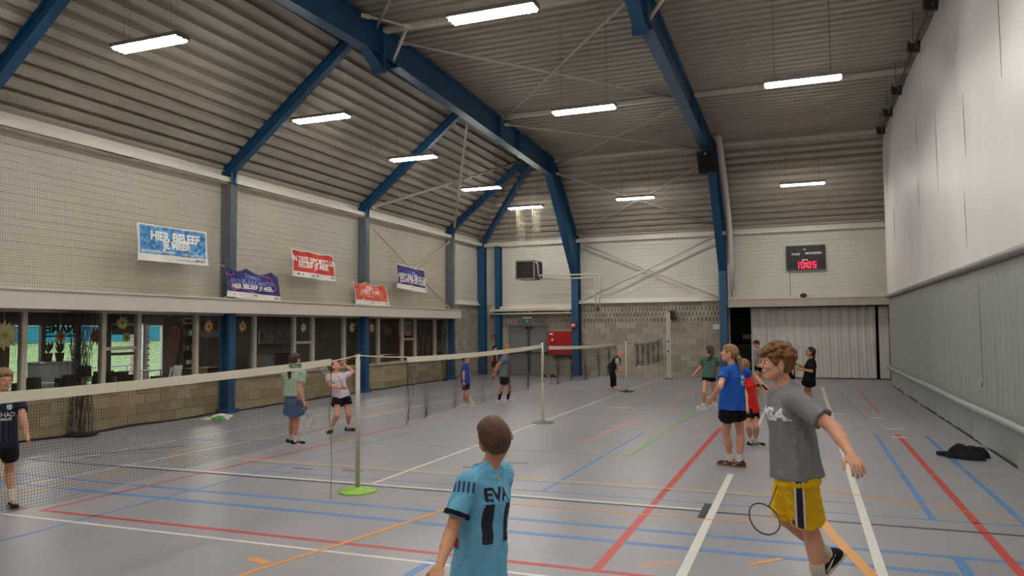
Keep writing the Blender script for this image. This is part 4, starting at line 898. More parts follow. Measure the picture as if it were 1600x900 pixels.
for k, (px, x, lab) in enumerate([(20, -13.2, 'black chair behind the child in the navy shirt'), (72, -13.9, 'black chair left of the white plinth'), (96, -14.6, 'black chair directly in front of the plinth'), (118, -13.2, 'black chair under the middle window post'), (143, -13.9, 'black chair beside the gathered net'),
                                  (172, -14.6, 'black chair left of the transom window'), (190, -13.3, 'black chair below the transom window'), (207, -14.0, 'black chair behind the third glazing post'), (234, -13.0, 'low black chair top near the canteen door'), (264, -13.6, 'low black chair top right of the canteen door'), (285, -13.0, 'low black chair top beside the shelving')]):
    p = at(px, 560, 0, x); chair(x, p[1], math.pi/2+(-.3, .2, .1, -.2, .25)[k % 5] if k % 2 else -math.pi/2, lab, hgt=.93 if k < 8 else .80)
M_chw = mat('chair_white', '#cfd0d4', .4, .04, 10)
for px, x, lab in ((250, -15.6, 'white bucket chair at the canteen door'), (288, -15.2, 'white bucket chair before the shelving'), (262, -16.4, 'white chair back behind the bucket chairs')):
    p = at(px, 560, 0, x); chair(x, p[1], .6+px, lab, M_chw, .88)
def table(x, y, lx, ly, h, m, label):
    t = thing('canteen_table', (x, y, 0), label, 'table')
    MB().box((x-lx/2, y-ly/2, h-.03), (x+lx/2, y+ly/2, h)).build('tabletop', m, t)
    for sx in (-1, 1):
        for sy in (-1, 1): MB().tube([(x+sx*(lx/2-.06), y+sy*(ly/2-.06), 0), (x+sx*(lx/2-.06), y+sy*(ly/2-.06), h-.03)], .018, 6).build('leg', M_chr, t)
M_top = mat('table_top', '#b9bcc0', .3, .04, 6)
table(-15.4, 11.0, .8, 1.6, .74, M_top, 'pale canteen table behind the left windows')
table(-15.4, 13.1, .8, 1.6, .74, M_top, 'pale canteen table before the transom window')
table(-17.3, 16.1, .6, 1.0, .74, M_top, 'pale canteen table by the glazed door')
# plinth with plant
p = at(85, 560, 0, -16.0)
t = thing('white_plinth', (-16, p[1], 0), 'pale square plinth carrying two plant pots', 'plinth')
MB().box((-16.3, p[1]-.42, 0), (-15.8, p[1]-.01, 1.12)).box((-16.3, p[1]+.01, 0), (-15.8, p[1]+.42, 1.12)).build('body', mat('plinth_grey', '#8c8d93', .6, .04, 6), t)
MB().box((-16.33, p[1]-.45, 1.12), (-15.77, p[1]+.45, 1.15)).build('top_board', mat('plinth_top', '#9fa0a6', .6, .04, 6), t)
for dy, lab in ((-.12, 'dark bushy pot plant, left one on the plinth'), (.17, 'dark curved pot plant, right one on the plinth')):
    q = thing('pot_plant', (-16.05, p[1]+dy, 1.15), lab, 'plant', 'pot plants on the plinth')
    MB().lathe((-16.05, p[1]+dy, 1.15), [(.07, 0), (.1, .2), (.085, .2)], 12).build('pot', M_dark, q)
    m = MB(); R = random.Random(int(dy*100))
    for k in range(26):
        w = R.uniform(0, 6.28); a = R.uniform(.05, .14); h = R.uniform(.1, .34); c = Vector((-16.05, p[1]+dy, 1.33)); e = c+Vector((a*math.cos(w), a*math.sin(w), h)); s = Vector((-math.sin(w), math.cos(w), 0))*.03
        m.add([c, c+(e-c)*.6-s, e, c+(e-c)*.6+s], [(0, 1, 2, 3)])
    m.build('foliage', mat('dark_leaf', '#2c3626', .7, .2, 20), q, kind='stuff')
p = at(122, 565, 0, -16.4)
q = thing('pot_plant', (-16.4, p[1], .74), 'thin leafy plant in a dark box between the two far windows', 'plant')
MB().box((-16.6, p[1]-.2, .74), (-16.2, p[1]+.2, 1.0)).build('pot', M_dark, q); m = MB(); R = random.Random(4)
for k in range(16):
    c = Vector((-16.4, p[1]+R.uniform(-.15, .15), 1.0)); e = c+Vector((R.uniform(-.1, .1), R.uniform(-.12, .12), R.uniform(.2, .5))); m.tube([c, e], .006, 4).lathe(e, [(.001, 0), (.03, .02), (.001, .04)], 6)
m.build('foliage', MATS['dark_leaf'], q, kind='stuff')
table(-16.4, p[1], .6, .9, .74, M_top, 'small table under the thin leafy plant')
# shelving with jars, bar, kitchen units, benches
ORD = ['first', 'second', 'third', 'fourth', 'fifth', 'sixth', 'seventh', 'eighth', 'ninth', 'tenth', 'eleventh', 'twelfth']
ORD2 = ['lowest', 'second lowest', 'middle', 'second highest', 'highest']
def shelf_unit(x, y0, y1, h, n, label, m, items=(), group=None):
    t = thing('shelf_unit', (x, (y0+y1)/2, 0), label, 'shelf')
    MB().box((x-.18, y0-.03, 0), (x+.18, y0, h)).build('side_panel', m, t); MB().box((x-.18, y1, 0), (x+.18, y1+.03, h)).build('side_panel', m, t); MB().box((x-.19, y0, 0), (x-.17, y1, h)).build('back_panel', m, t)
    for k in range(n+1):
        z = .06+(h-.08)*k/n; MB().box((x-.17, y0, z), (x+.18, y1, z+.02)).build('shelf', m, t)
    R = random.Random(int(y0*7)); 
    for k in range(n):
        z = .08+(h-.08)*k/n; y = y0+.1; nth = 0
        while y < y1-.08:
            nth += 1
            if R.random() < .8:
                col = R.choice(items); kk = R.choice(((.045, .16), (.05, .11), (.035, .21)))
                o = thing('storage_jar', (x+.05, y, z), '%s jar or bottle from the left on the %s shelf of the dark shelving' % (ORD[nth-1], ORD2[k]), 'jar', group)
                MB().lathe((x+.05, y, z), [(kk[0], 0), (kk[0], kk[1]*.8), (kk[0]*.6, kk[1])], 8).build('glass_body', mat('jar_'+col[1:], col, .4, .1, 10), o)
                MB().lathe((x+.05, y, z+kk[1]), [(kk[0]*.6, 0), (kk[0]*.6, .02)], 8).build('lid', M_dark, o)
            y += R.uniform(.13, .2)
M_dkw = mat('dark_wood', '#2a2320', .6, .12, 6)
y0 = at(279, 550, 0, -16.5)[1]; y1 = at(303, 550, 0, -16.5)[1]
shelf_unit(-16.5, y0, y1, 2.1, 5, 'dark shelving with jars right of the canteen door', M_dkw, ('#8d979b', '#a5a8a0', '#6a4f3c'), 'the dark shelving by the canteen door')
MB().box((-16.9, at(268, 550, 0, -16.6)[1], 0), (-16.5, y0-.06, 2.2)).build('wall_partition', mat('brown_post', '#4c362b', .7, .1, 5), kind='structure')
t = thing('red_jacket_hook', (-16.4, at(273, 540, 0, -16.4)[1], 1.2), 'dark red coat hanging on the brown partition', 'coat'); yy = at(274, 540, 0, -16.4)[1]
MB().grid(lambda u, v: (-16.42+.06*math.sin(9*u+v*3), yy-.2+.4*u, 1.9-.75*v), 10, 8).build('cloth', mat('coat_red', '#4a1719', .8, .1, 8), t, True); MB().tube([(-16.5, yy, 1.93), (-16.38, yy, 1.93)], .012, 6).build('hook', M_chr, t)
def slab(name, px0, px1, x, z0, z1, d, m, label, cat, doors=0, dm=None, top=None):
    a = at(px0, 550, 0, x)[1]; b = at(px1, 550, 0, x)[1]; t = thing(name, (x, (a+b)/2, z0), label, cat)
    MB().box((x-d, a, z0), (x, b, z1)).build('body', m, t)
    for k in range(doors):
        u = a+(b-a)*k/doors; v = a+(b-a)*(k+1)/doors; dd = MB().box((x, u+.015, z0+.03), (x+.02, v-.015, z1-.03)).build('door', dm or m, t)
        MB().box((x+.02, v-.06, (z0+z1)/2-.05), (x+.03, v-.045, (z0+z1)/2+.05)).build('handle', M_chr, dd)
    if top: MB().box((x-d-.02, a-.02, z1), (x+.03, b+.02, z1+.035)).build('worktop', top, t)
    return t, a, b
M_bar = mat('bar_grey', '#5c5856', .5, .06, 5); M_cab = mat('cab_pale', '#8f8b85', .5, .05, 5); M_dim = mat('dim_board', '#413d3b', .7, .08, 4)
slab('bar_counter', 428, 462, -14.6, 0, 1.12, .6, M_bar, 'grey bar counter behind the girl in the mint top', 'counter', 4, M_bar, M_dark)
slab('kitchen_cabinet', 405, 458, -17.4, 0.0, .95, .5, M_cab, 'pale kitchen base units at the canteen back wall', 'cabinet', 5, M_cab, M_cab)
slab('wall_cabinet', 405, 450, -17.6, 1.35, 1.95, .35, mat('cab_dark', '#33373f', .5, .08, 5), 'dark blue-grey wall cabinets over the kitchen units', 'cabinet', 4)
slab('wooden_bench', 466, 486, -13.4, .0, .80, .4, M_wood, 'orange wooden bench unit right of the bar counter', 'bench', 2, M_wood, M_wood)
slab('wooden_bench', 494, 515, -13.4, .0, .80, .4, M_wood, 'orange wooden bench unit behind the gap between two posts', 'bench', 2, M_wood, M_wood)
slab('wooden_bench', 545, 562, -13.6, .0, .85, .4, M_wood, 'dim wooden bench unit left of the third blue column', 'bench', 2, M_wood, M_wood)
slab('wooden_sideboard', 598, 628, -13.2, .0, .92, .45, M_wood, 'orange wooden sideboard right of the third blue column', 'sideboard', 3, M_wood, M_wood)
slab('low_cupboard', 306, 344, -14.2, .0, .85, .4, M_dkw, 'dark low cupboard left of the second blue column', 'cupboard', 3, M_dkw, M_dkw)
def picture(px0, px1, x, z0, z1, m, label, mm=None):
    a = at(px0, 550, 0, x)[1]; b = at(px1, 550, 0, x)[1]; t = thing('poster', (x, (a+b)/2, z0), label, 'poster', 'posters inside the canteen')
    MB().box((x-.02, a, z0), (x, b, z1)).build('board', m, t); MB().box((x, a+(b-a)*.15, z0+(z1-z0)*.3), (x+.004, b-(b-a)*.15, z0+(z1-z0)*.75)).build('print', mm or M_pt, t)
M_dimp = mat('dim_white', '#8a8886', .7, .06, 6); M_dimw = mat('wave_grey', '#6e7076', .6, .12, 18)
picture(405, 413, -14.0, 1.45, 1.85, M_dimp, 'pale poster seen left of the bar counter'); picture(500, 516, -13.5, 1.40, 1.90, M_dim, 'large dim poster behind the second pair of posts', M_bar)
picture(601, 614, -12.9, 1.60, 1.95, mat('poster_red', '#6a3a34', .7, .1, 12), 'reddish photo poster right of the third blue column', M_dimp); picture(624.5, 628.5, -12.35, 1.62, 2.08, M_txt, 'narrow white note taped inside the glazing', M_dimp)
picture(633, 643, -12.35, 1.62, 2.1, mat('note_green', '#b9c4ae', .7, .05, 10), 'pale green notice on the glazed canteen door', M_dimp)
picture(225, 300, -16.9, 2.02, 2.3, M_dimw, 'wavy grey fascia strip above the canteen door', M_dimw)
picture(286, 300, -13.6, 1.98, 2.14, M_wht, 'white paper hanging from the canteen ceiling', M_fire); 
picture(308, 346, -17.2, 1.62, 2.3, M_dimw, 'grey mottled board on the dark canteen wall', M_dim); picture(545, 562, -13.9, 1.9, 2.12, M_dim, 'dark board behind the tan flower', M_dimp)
t = thing('menu_board', (-13.0, at(425, 560, 0, -13.0)[1], .75), 'light blue standing card on the table left of the bar', 'card'); a = at(422, 560, 0, -13.0)[1]; b = at(429, 560, 0, -13.0)[1]
MB().poly([(-13.0, a, .76), (-13.0, b, .76), (-13.06, b+.04, 1.06), (-13.06, a+.04, 1.06)], (.01, 0, 0)).build('card', mat('card_blue', '#8fb2d0', .6, .04, 8), t); MB().poly([(-13.1, a, .76), (-13.1, b, .76), (-13.06, b+.02, 1.04), (-13.06, a+.02, 1.04)], (.01, 0, 0)).build('back_flap', MATS['card_blue'], t)
table(-13.05, (a+b)/2, .6, 1.3, .75, M_wood, 'wooden table carrying the light blue card')
p = at(316, 575, 0, -12.75); t = thing('paper_bag', (-12.75, p[1], 0), 'brown paper packet left of the second blue column', 'packet'); MB().box((-12.85, p[1]-.09, .62), (-12.68, p[1]+.09, .98)).build('body', mat('kraft', '#b98e62', .7, .08, 10), t); MB().box((-12.8, p[1]-.08, .6), (-12.7, p[1]+.08, .62)).build('base', M_dkw, t); slab('low_cupboard', 306, 330, -12.6, 0, .60, .3, M_dkw, 'low dark ledge carrying the brown paper packet', 'cupboard')
p = at(617, 567, 0, -12.6); t = thing('green_cushion', (-12.6, p[1], .6), 'bright green cushion on the seat below the sideboard', 'cushion'); MB().grid(lambda u, v: (-12.6+.16*math.cos(2*math.pi*u)*math.sin(math.pi*v), p[1]+.42*math.sin(2*math.pi*u)*math.sin(math.pi*v), .74+.07*math.cos(math.pi*v)), 20, 8).build('cover', mat('cushion_green', '#4f9a3f', .8, .1, 8), t, True); slab('window_bench', 600, 640, -12.46, 0, .66, .4, M_dim, 'grey window bench carrying the green cushion', 'bench')
for px, z, mcol, lab in ((657, 1.0, '#6a2330', 'dark red coat on the stand at the far canteen end'), (674, .95, '#7d2c3a', 'wine red coat beside the far canteen post'), (665, 1.2, '#2a1f22', 'black coat at the far canteen end')):
    y = at(px, 540, 0, -12.9)[1]; t = thing('hanging_coat', (-12.9, y, z-.4), lab, 'coat', 'coats at the far canteen end')
    MB().grid(lambda u, v: (-12.9-.1*abs(math.sin(3*u)), y-.14+.28*u*(1-.2*(1-v)), z+.55-.9*v+.03*math.sin(12*u)), 10, 8).build('cloth', mat('coat_'+mcol[1:], mcol, .8, .12, 8), t, True); MB().tube([(-12.9, y, z+.5), (-12.9, y, 2.3)], .006, 4).build('hanger', M_chr, t)
for px, zz, c, lab in ((684, 1.2, '#7f8a4e', 'olive box, top of the stack at the far canteen end'), (684, 1.0, '#a59a86', 'beige box in the middle of the far stack'), (684, .8, '#4e6a3c', 'green box at the bottom of the far stack')):
    y = at(px, 540, 0, -12.8)[1]; t = thing('storage_box', (-12.8, y, zz), lab, 'box', 'boxes stacked at the far canteen end'); MB().box((-13.0, y-.2, zz), (-12.6, y+.2, zz+.17)).build('body', mat('box_'+c[1:], c, .7, .06, 8), t); MB().box((-13.01, y-.21, zz+.17), (-12.59, y+.21, zz+.195)).build('lid', mat('box_'+c[1:], c, .7, .06, 8), t)
slab('side_table', 679, 690, -12.55, 0, .80, .5, M_dkw, 'small dark cabinet under the stacked boxes', 'cabinet')

# ---------------------------------------------------------------- figures: signed distance fields meshed by surface nets
def unit(v): v = np.asarray(v, float); return v/np.linalg.norm(v)
class SDF:
    def __init__(s, lo, hi, h):
        s.h = h; s.lo = np.asarray(lo, float)-3*h; n = np.ceil((np.asarray(hi, float)+3*h-s.lo)/h).astype(int)+1
        s.n = n; s.D = np.full(n, .2, np.float32); s.ax = [s.lo[i]+h*np.arange(n[i]) for i in range(3)]
    def win(s, lo, hi, m):
        sl = []
        for i in range(3):
            a = int(max(0, math.floor((lo[i]-m-s.lo[i])/s.h))); b = int(min(s.n[i], math.ceil((hi[i]+m-s.lo[i])/s.h)+1)); sl.append(slice(a, max(a, b)))
        X = s.ax[0][sl[0]][:, None, None]; Y = s.ax[1][sl[1]][None, :, None]; Z = s.ax[2][sl[2]][None, None, :]
        return tuple(sl), X, Y, Z
    def put(s, sl, d, k, mode='u'):
        D = s.D[sl]; d = d.astype(np.float32)
        if mode == 'u':
            if k > 0: h = np.maximum(k-np.abs(D-d), 0)/k; s.D[sl] = np.minimum(D, d)-h*h*k*.25
            else: s.D[sl] = np.minimum(D, d)
        else:
            if k > 0: h = np.maximum(k-np.abs(D+d), 0)/k; s.D[sl] = np.maximum(D, -d)+h*h*k*.25
            else: s.D[sl] = np.maximum(D, -d)
    def cone(s, a, b, ra, rb, k=0., mode='u', caps=(None, None)):
        a = np.asarray(a, float); b = np.asarray(b, float); r = max(ra, rb)
        sl, X, Y, Z = s.win(np.minimum(a, b)-r, np.maximum(a, b)+r, k+2*s.h+.004)
        ab = b-a; L2 = ab@ab; t = ((X-a[0])*ab[0]+(Y-a[1])*ab[1]+(Z-a[2])*ab[2])/max(L2, 1e-9); tc = np.clip(t, 0, 1)
        d = np.sqrt((X-a[0]-ab[0]*tc)**2+(Y-a[1]-ab[1]*tc)**2+(Z-a[2]-ab[2]*tc)**2)-(ra+(rb-ra)*tc)
        L = math.sqrt(L2)
        if caps[0] is not None: d = np.maximum(d, (caps[0]-t)*L)
        if caps[1] is not None: d = np.maximum(d, (t-caps[1])*L)
        s.put(sl, d, k, mode)
    def ell(s, c, R, rad, k=0., mode='u', cut=None):
        """R rows: local axes; rad along them; cut: fn(u,v,w)->distance to keep negative"""
        c = np.asarray(c, float); rad = np.asarray(rad, float); R = np.asarray(R, float); e = np.sqrt(((R*rad[:, None])**2).sum(0))
        sl, X, Y, Z = s.win(c-e, c+e, k+2*s.h+.004); X = X-c[0]; Y = Y-c[1]; Z = Z-c[2]
        q = [X*R[i][0]+Y*R[i][1]+Z*R[i][2] for i in range(3)]
        k0 = np.sqrt(sum((q[i]/rad[i])**2 for i in range(3))); k1 = np.sqrt(sum((q[i]/rad[i]**2)**2 for i in range(3)))+1e-9
        d = k0*(k0-1)/k1
        if cut is not None: d = np.maximum(d, cut(*q))
        s.put(sl, d, k, mode)
    def ecap(s, a, b, F, wa, da, wb, db, k=0., caps=(0, 1), mid=None):
        """elliptic tube a->b with lateral width w and depth d along F, flat ends"""
        a = np.asarray(a, float); b = np.asarray(b, float); U = unit(b-a); Lt = unit(np.cross(U, F)); Fd = np.cross(Lt, U); Fd = unit(Fd); L = np.linalg.norm(b-a); r = max(wa, da, wb, db)*1.1
        sl, X, Y, Z = s.win(np.minimum(a, b)-r, np.maximum(a, b)+r, k+2*s.h+.004); X = X-a[0]; Y = Y-a[1]; Z = Z-a[2]
        t = (X*U[0]+Y*U[1]+Z*U[2])/L; u = X*Lt[0]+Y*Lt[1]+Z*Lt[2]; v = X*Fd[0]+Y*Fd[1]+Z*Fd[2]; tc = np.clip(t, 0, 1)
        w = wa+(wb-wa)*tc; dd = da+(db-da)*tc
        if mid: q = np.sin(math.pi*tc); w = w+mid[0]*q; dd = dd+mid[1]*q
        d = (np.sqrt((u/w)**2+(v/dd)**2)-1)*np.minimum(w, dd)
        if caps[0] is not None: d = np.maximum(d, (caps[0]-t)*L)
        if caps[1] is not None: d = np.maximum(d, (t-caps[1])*L)
        s.put(sl, d, k)
    def noise(s, amp, f, seed=0, ax=None):
        R = np.random.RandomState(seed); m = np.abs(s.D) < amp*3+s.h*3; I = np.nonzero(m)
        P = np.stack([s.ax[i][I[i]] for i in range(3)], 1); v = np.zeros(len(P))
        for o in range(4):
            K = R.normal(size=3); K /= np.linalg.norm(K)
            if ax is not None: K = K-np.asarray(ax)*(K@ax)*.75
            K *= f*(1.45**o)*R.uniform(.8, 1.2); W = R.normal(size=3)*f*.6
            q = P@K+R.uniform(0, 6)+1.4*np.sin(P@W+R.uniform(0, 6)); v += (1-np.abs(np.sin(q))*2)*.5/(1.35**o) if o % 2 else np.sin(q)*.5/(1.3**o)
        s.D[I] += (amp*v).astype(np.float32)
    def plane(s, p, n):
        """keep the side where (x-p).n < 0"""
        X = s.ax[0][:, None, None]-p[0]; Y = s.ax[1][None, :, None]-p[1]; Z = s.ax[2][None, None, :]-p[2]
        s.D = np.maximum(s.D, (X*n[0]+Y*n[1]+Z*n[2]).astype(np.float32))
    def mesh(s, name, m, parent=None, smooth_iter=0):
        D = s.D; h = s.h; n = np.array(D.shape); ins = D < 0
        c = np.zeros(n-1, np.int8)
        for a in (0, 1):
            for b in (0, 1):
                for d in (0, 1): c += ins[a:n[0]-1+a, b:n[1]-1+b, d:n[2]-1+d]
        act = (c > 0) & (c < 8); I = np.stack(np.nonzero(act), 1)
        idx = np.full(n-1, -1, np.int32); idx[act] = np.arange(len(I)); S = np.zeros((len(I), 3)); C = np.zeros(len(I))
        cor = [(a, b, d) for a in (0, 1) for b in (0, 1) for d in (0, 1)]
        for p in cor:
            for ax_ in range(3):
                if p[ax_]: continue
                q = list(p); q[ax_] = 1; va = D[I[:, 0]+p[0], I[:, 1]+p[1], I[:, 2]+p[2]]; vb = D[I[:, 0]+q[0], I[:, 1]+q[1], I[:, 2]+q[2]]
                mk = (va < 0) != (vb < 0); t = np.where(mk, va/np.where(mk, va-vb, 1), 0)
                for i in range(3): S[:, i] += np.where(mk, p[i]+(t if i == ax_ else 0), 0)
                C += mk
        V = (I+S/C[:, None])*h+s.lo; Q = []
        for ax_ in range(3):
            sa = [slice(None)]*3; sb = [slice(None)]*3; sa[ax_] = slice(0, -1); sb[ax_] = slice(1, None)
            A = ins[tuple(sa)]; B = ins[tuple(sb)]; e = np.stack(np.nonzero(A != B), 1); o = [i for i in range(3) if i != ax_]
            e = e[(e[:, o[0]] > 0) & (e[:, o[1]] > 0) & (e[:, o[0]] < n[o[0]]-1) & (e[:, o[1]] < n[o[1]]-1)]
            if not len(e): continue
            def g(d0, d1):
                f = e.copy(); f[:, o[0]] -= d0; f[:, o[1]] -= d1; return idx[f[:, 0], f[:, 1], f[:, 2]]
            q = np.stack([g(1, 1), g(0, 1), g(0, 0), g(1, 0)], 1); si = A[e[:, 0], e[:, 1], e[:, 2]]
            if ax_ == 1: si = ~si
            q[~si] = q[~si][:, ::-1]; Q.append(q)
        Q = np.concatenate(Q); Q = Q[(Q >= 0).all(1)]
        for _ in range(smooth_iter):
            A_ = np.zeros_like(V); N_ = np.zeros(len(V))
            for i in range(4):
                np.add.at(A_, Q[:, i], V[Q[:, (i+1) % 4]]); np.add.at(N_, Q[:, i], 1)
            V = V*.5+.5*A_/np.maximum(N_, 1)[:, None]
        me = bpy.data.meshes.new(name); me.vertices.add(len(V)); me.vertices.foreach_set('co', V.astype(np.float32).ravel())
        me.loops.add(Q.size); me.loops.foreach_set('vertex_index', Q.astype(np.int32).ravel()); me.polygons.add(len(Q))
        me.polygons.foreach_set('loop_start', np.arange(0, Q.size, 4, dtype=np.int32)); me.polygons.foreach_set('loop_total', np.full(len(Q), 4, np.int32))
        me.update(calc_edges=True); me.validate(); return link(name, me, m, parent, True)
def bounds(P, keys, m):
    A = np.array([P[k] for k in keys]); return A.min(0)-m, A.max(0)+m
def skinmat(nm, c):
    m = mat('skin_'+nm, c, .55, .06, 14, .05, 200, spec=.35); b = m.node_tree.nodes['Principled BSDF']
    b.inputs['Subsurface Weight'].default_value = .0; return m
def clothmat(nm, c, rough=.8, var=.08, sc=8): return mat('fabric_'+nm, c, rough, var, sc, .12, 260, spec=.2)
def hairmat(nm, c): return mat('hair_'+nm, c, .55, .45, 60, .9, 220, spec=.45, stretch=(1, 1, .35))
NOSTR = None
def person(P, label, o, group=None):
    H = P['H']; s = H/1.6; g = {k: np.array(v, float) for k, v in P.items() if isinstance(v, list)}
    wd = o.get('wd', 1.); h = o.get('h', .008)
    T = thing('person', (g['base'][0], g['base'][1], 0), label, 'person', group)
    pel, nek, hd = g['pel'], g['nek'], g['head']; up = unit(nek-pel); latS = unit(g['shL']-g['shR']); latH = unit(g['hpL']-g['hpR'])
    lat = unit(latS+latH); F = unit(np.cross(lat, up)); FS = unit(np.cross(latS, up)); FH = unit(np.cross(latH, up)); zz = np.array([0, 0, 1.])
    hf, hu = g['HF'], g['HU']; hr = np.cross(hf, hu); hs = (.165+.035*H)/.22
    Rh = np.array([hr, hf, hu])
    def HP(r, f, u): return hd+(hr*r+hf*f+hu*u)*hs
    skin = skinmat(*o['skin'])
    # ---- body
    keys = ['pel', 'nek', 'head']+[a+b for a in ('sh', 'el', 'wr', 'hp', 'kn', 'an') for b in 'LR']
    lo, hi = bounds(g, keys, .13); hi[2] += .03; lo[2] = max(lo[2], -.02)
    B = SDF(lo-.08, hi+.08, h)
    Rt = np.array([latH, FH, up]); Rs = np.array([latS, FS, up])
    B.ell(pel, Rt, np.array([.128, .095, .11])*s*wd)
    B.ell(pel+(nek-pel)*.38, np.array([lat, F, up]), np.array([.115, .085, .15])*s*wd, .06*s)
    B.ell(pel+(nek-pel)*.70, Rs, np.array([.135, .098, .15])*s*wd, .06*s)
    for q in 'LR': B.cone(nek-up*.045*s, g['sh'+q]+(-latS if q == 'L' else latS)*.02*s, .050*s, .043*s, .03*s)
    B.cone(nek-up*.05*s, HP(0, -.015, -.05), .05*s*wd, .045*hs, .03*s)
    for q in 'LR':
        sg = 1 if q == 'L' else -1
        sh, el, wr, hp, kn, an = (g[k+q] for k in ('sh', 'el', 'wr', 'hp', 'kn', 'an'))
        ar = o.get('arm', 1.)*s
        B.cone(sh, el, .044*ar, .034*ar, .02*s); B.cone(el, wr, .035*ar, .022*ar, .012*s); B.cone(el+(wr-el)*.12, el+(wr-el)*.45, .034*ar, .032*ar, .015*s)
        lg = o.get('leg', 1.)*s
        B.cone(hp, kn, .074*lg, .048*lg, .03*s)
        B.cone(kn, an, .047*lg, .029*lg, .012*s); lb = unit(FH - unit(an-kn)*(FH@unit(an-kn)))
        B.ell(kn+(an-kn)*.30-lb*.012*s, np.array([np.cross(lb, unit(an-kn)), lb, unit(an-kn)]), np.array([.046, .05, .115])*lg, .02*s)
        B.cone(an, an-zz*.03, .03*lg, .034*lg, .01); ff = g['ft'+q]*np.array([1, 1, 1 if abs(g['ft'+q][2]) > .35 else 0]); B.cone(an-zz*.02, an+ff*.09*s-zz*.03*s, .032*s, .026*s, .02)
        # hand
        hdv = unit(wr-el); curl = o.get('curl'+q, .35)
        th = g.get('th'+q); th = F if th is None else th
        th = th-hdv*(th@hdv); th = unit(th) if np.linalg.norm(th) > .1 else unit(np.cross(hdv, lat)); pn = unit(np.cross(hdv, th))
        if pn@(-lat*sg) < 0: pn = -pn
        k = .92*s+.08; Rp = np.array([th, pn, hdv])
        B.cone(wr-hdv*.01, wr+hdv*.03*k, .021*ar, .022*k, .01); B.ell(wr+hdv*.052*k, Rp, np.array([.038, .015, .047])*k, .012)
        for i, (off, ln) in enumerate(((.028, .066), (.010, .074), (-.008, .070), (-.026, .056))):
            p = wr+hdv*(.088-.006*abs(i-1.3))*k+th*off*k; d = unit(hdv+th*off*3.2); rr = .0085*k
            for j in range(3):
                an_ = curl*(j+.6) if curl < .8 else curl*(j*.72+.75)
                dd = unit(d*math.cos(an_)+pn*math.sin(an_)); q2 = p+dd*ln*k*(.42, .32, .26)[j]; B.cone(p, q2, rr, rr*.92, .003); p = q2; rr *= .92
        p = wr+hdv*.022*k+th*.024*k; q1 = p+unit(th*.8+hdv*.75+pn*.3)*.042*k; q2 = q1+unit(th*.25+hdv+pn*(.3+curl*.6))*.03*k
        B.cone(p, q1, .0125*k, .0105*k, .008); B.cone(q1, q2, .0105*k, .0085*k, .003)
    # head
    B.ell(HP(0, -.012, .020), Rh, np.array([.072, .088, .082])*hs, .02*hs)
    B.ell(HP(0, .018, -.032), Rh, np.array([.055, .066, .072])*hs, .03*hs)
    for sg in (-1, 1): B.cone(HP(.050*sg, .004, -.045), HP(.018*sg, .052, -.086), .016*hs, .015*hs, .03*hs)
    B.ell(HP(0, .062, -.084), Rh, np.array([.020, .016, .016])*hs, .02*hs)
    if h < .0085:
        B.cone(HP(-.03, .078, .020), HP(.03, .078, .020), .010*hs, .010*hs, .016*hs)
        for sg in (-1, 1):
            B.ell(HP(.033*sg, .0855, .004), Rh, np.array([.014, .009, .008])*hs, .008*hs, 's')
            B.ell(HP(.036*sg, .062, -.022), Rh, np.array([.017, .015, .014])*hs, .02*hs)
            B.ell(HP(.010*sg, .094, -.024), Rh, np.array([.007, .008, .006])*hs, .005*hs)
        B.cone(HP(0, .082, .010), HP(0, .101, -.019), .0065*hs, .0095*hs, .010*hs)
        B.ell(HP(0, .082, -.047), Rh, np.array([.023, .010, .008])*hs, .010*hs); B.ell(HP(0, .080, -.058), Rh, np.array([.019, .010, .008])*hs, .008*hs)
    else: B.cone(HP(0, .082, .010), HP(0, .099, -.019), .009*hs, .012*hs, .010*hs)
    for sg in (-1, 1):
        Re = np.array([unit(hr*sg*.9-hf*.4), unit(hf*.9+hr*sg*.4), hu])
        B.ell(HP(.080*sg, -.008, -.010), Re, np.array([.010, .021, .034])*hs, .006*hs)
        if h < .0062: B.ell(HP(.091*sg, -.003, -.008), Re, np.array([.006, .010, .019])*hs, .004*hs, 's')
    body = B.mesh('body', skin, T, 1 if h > .005 else 0)
    # face details
    M_eye = mat('eye_white', '#e6e2dc', .25, .03, 10); M_iris = mat(*o.get('eye', ('iris_brown', '#33241a')), .2, .1, 40); M_brow = hairmat('brow_'+o['hair'][1], o['hair'][2])
    if not o.get('noface'):
        for sg in (-1, 1):
            e = MB().lathe(HP(.033*sg, .0705, .003), [(.001, -.0115*hs), (.008*hs, -.008*hs), (.0115*hs, 0), (.008*hs, .008*hs), (.001, .0115*hs)], 12, tuple(hf)).build('eye', M_eye, T, True)
            MB().lathe(HP(.033*sg, .0705+.0095, .003), [(.0058*hs, 0), (.004*hs, .0022*hs), (.001, .003*hs)], 10, tuple(hf)).build('iris', M_iris, e, True)
            lid = MB().tube([HP(.033*sg+.014*q, .0835-.006*q*q, .0085-.004*q*q) for q in (-1, -.5, 0, .5, 1)], .0022*hs, 5).build('eyelid', skin, T, True)
            MB().tube([HP(.033*sg+.018*q, .0875-.009*(q*sg > 0)*q*q*.9, .0205+.002*(1-q*q)) for q in (-1, -.5, 0, .5, 1)], [.0012*hs, .0028*hs, .003*hs, .0028*hs, .0014*hs], 5).build('eyebrow', M_brow, T, True)
        mo = o.get('mouth', 0)
        lm = mat('lips', '#a8584f', .45, .06, 30)
        MB().tube([HP(.021*q, .0915-.010*q*q, -.0495+.002*q*q+mo*.5) for q in (-1, -.5, 0, .5, 1)], [.0018*hs, .0036*hs, .004*hs, .0036*hs, .0018*hs], 6).build('upper_lip', lm, T, True)
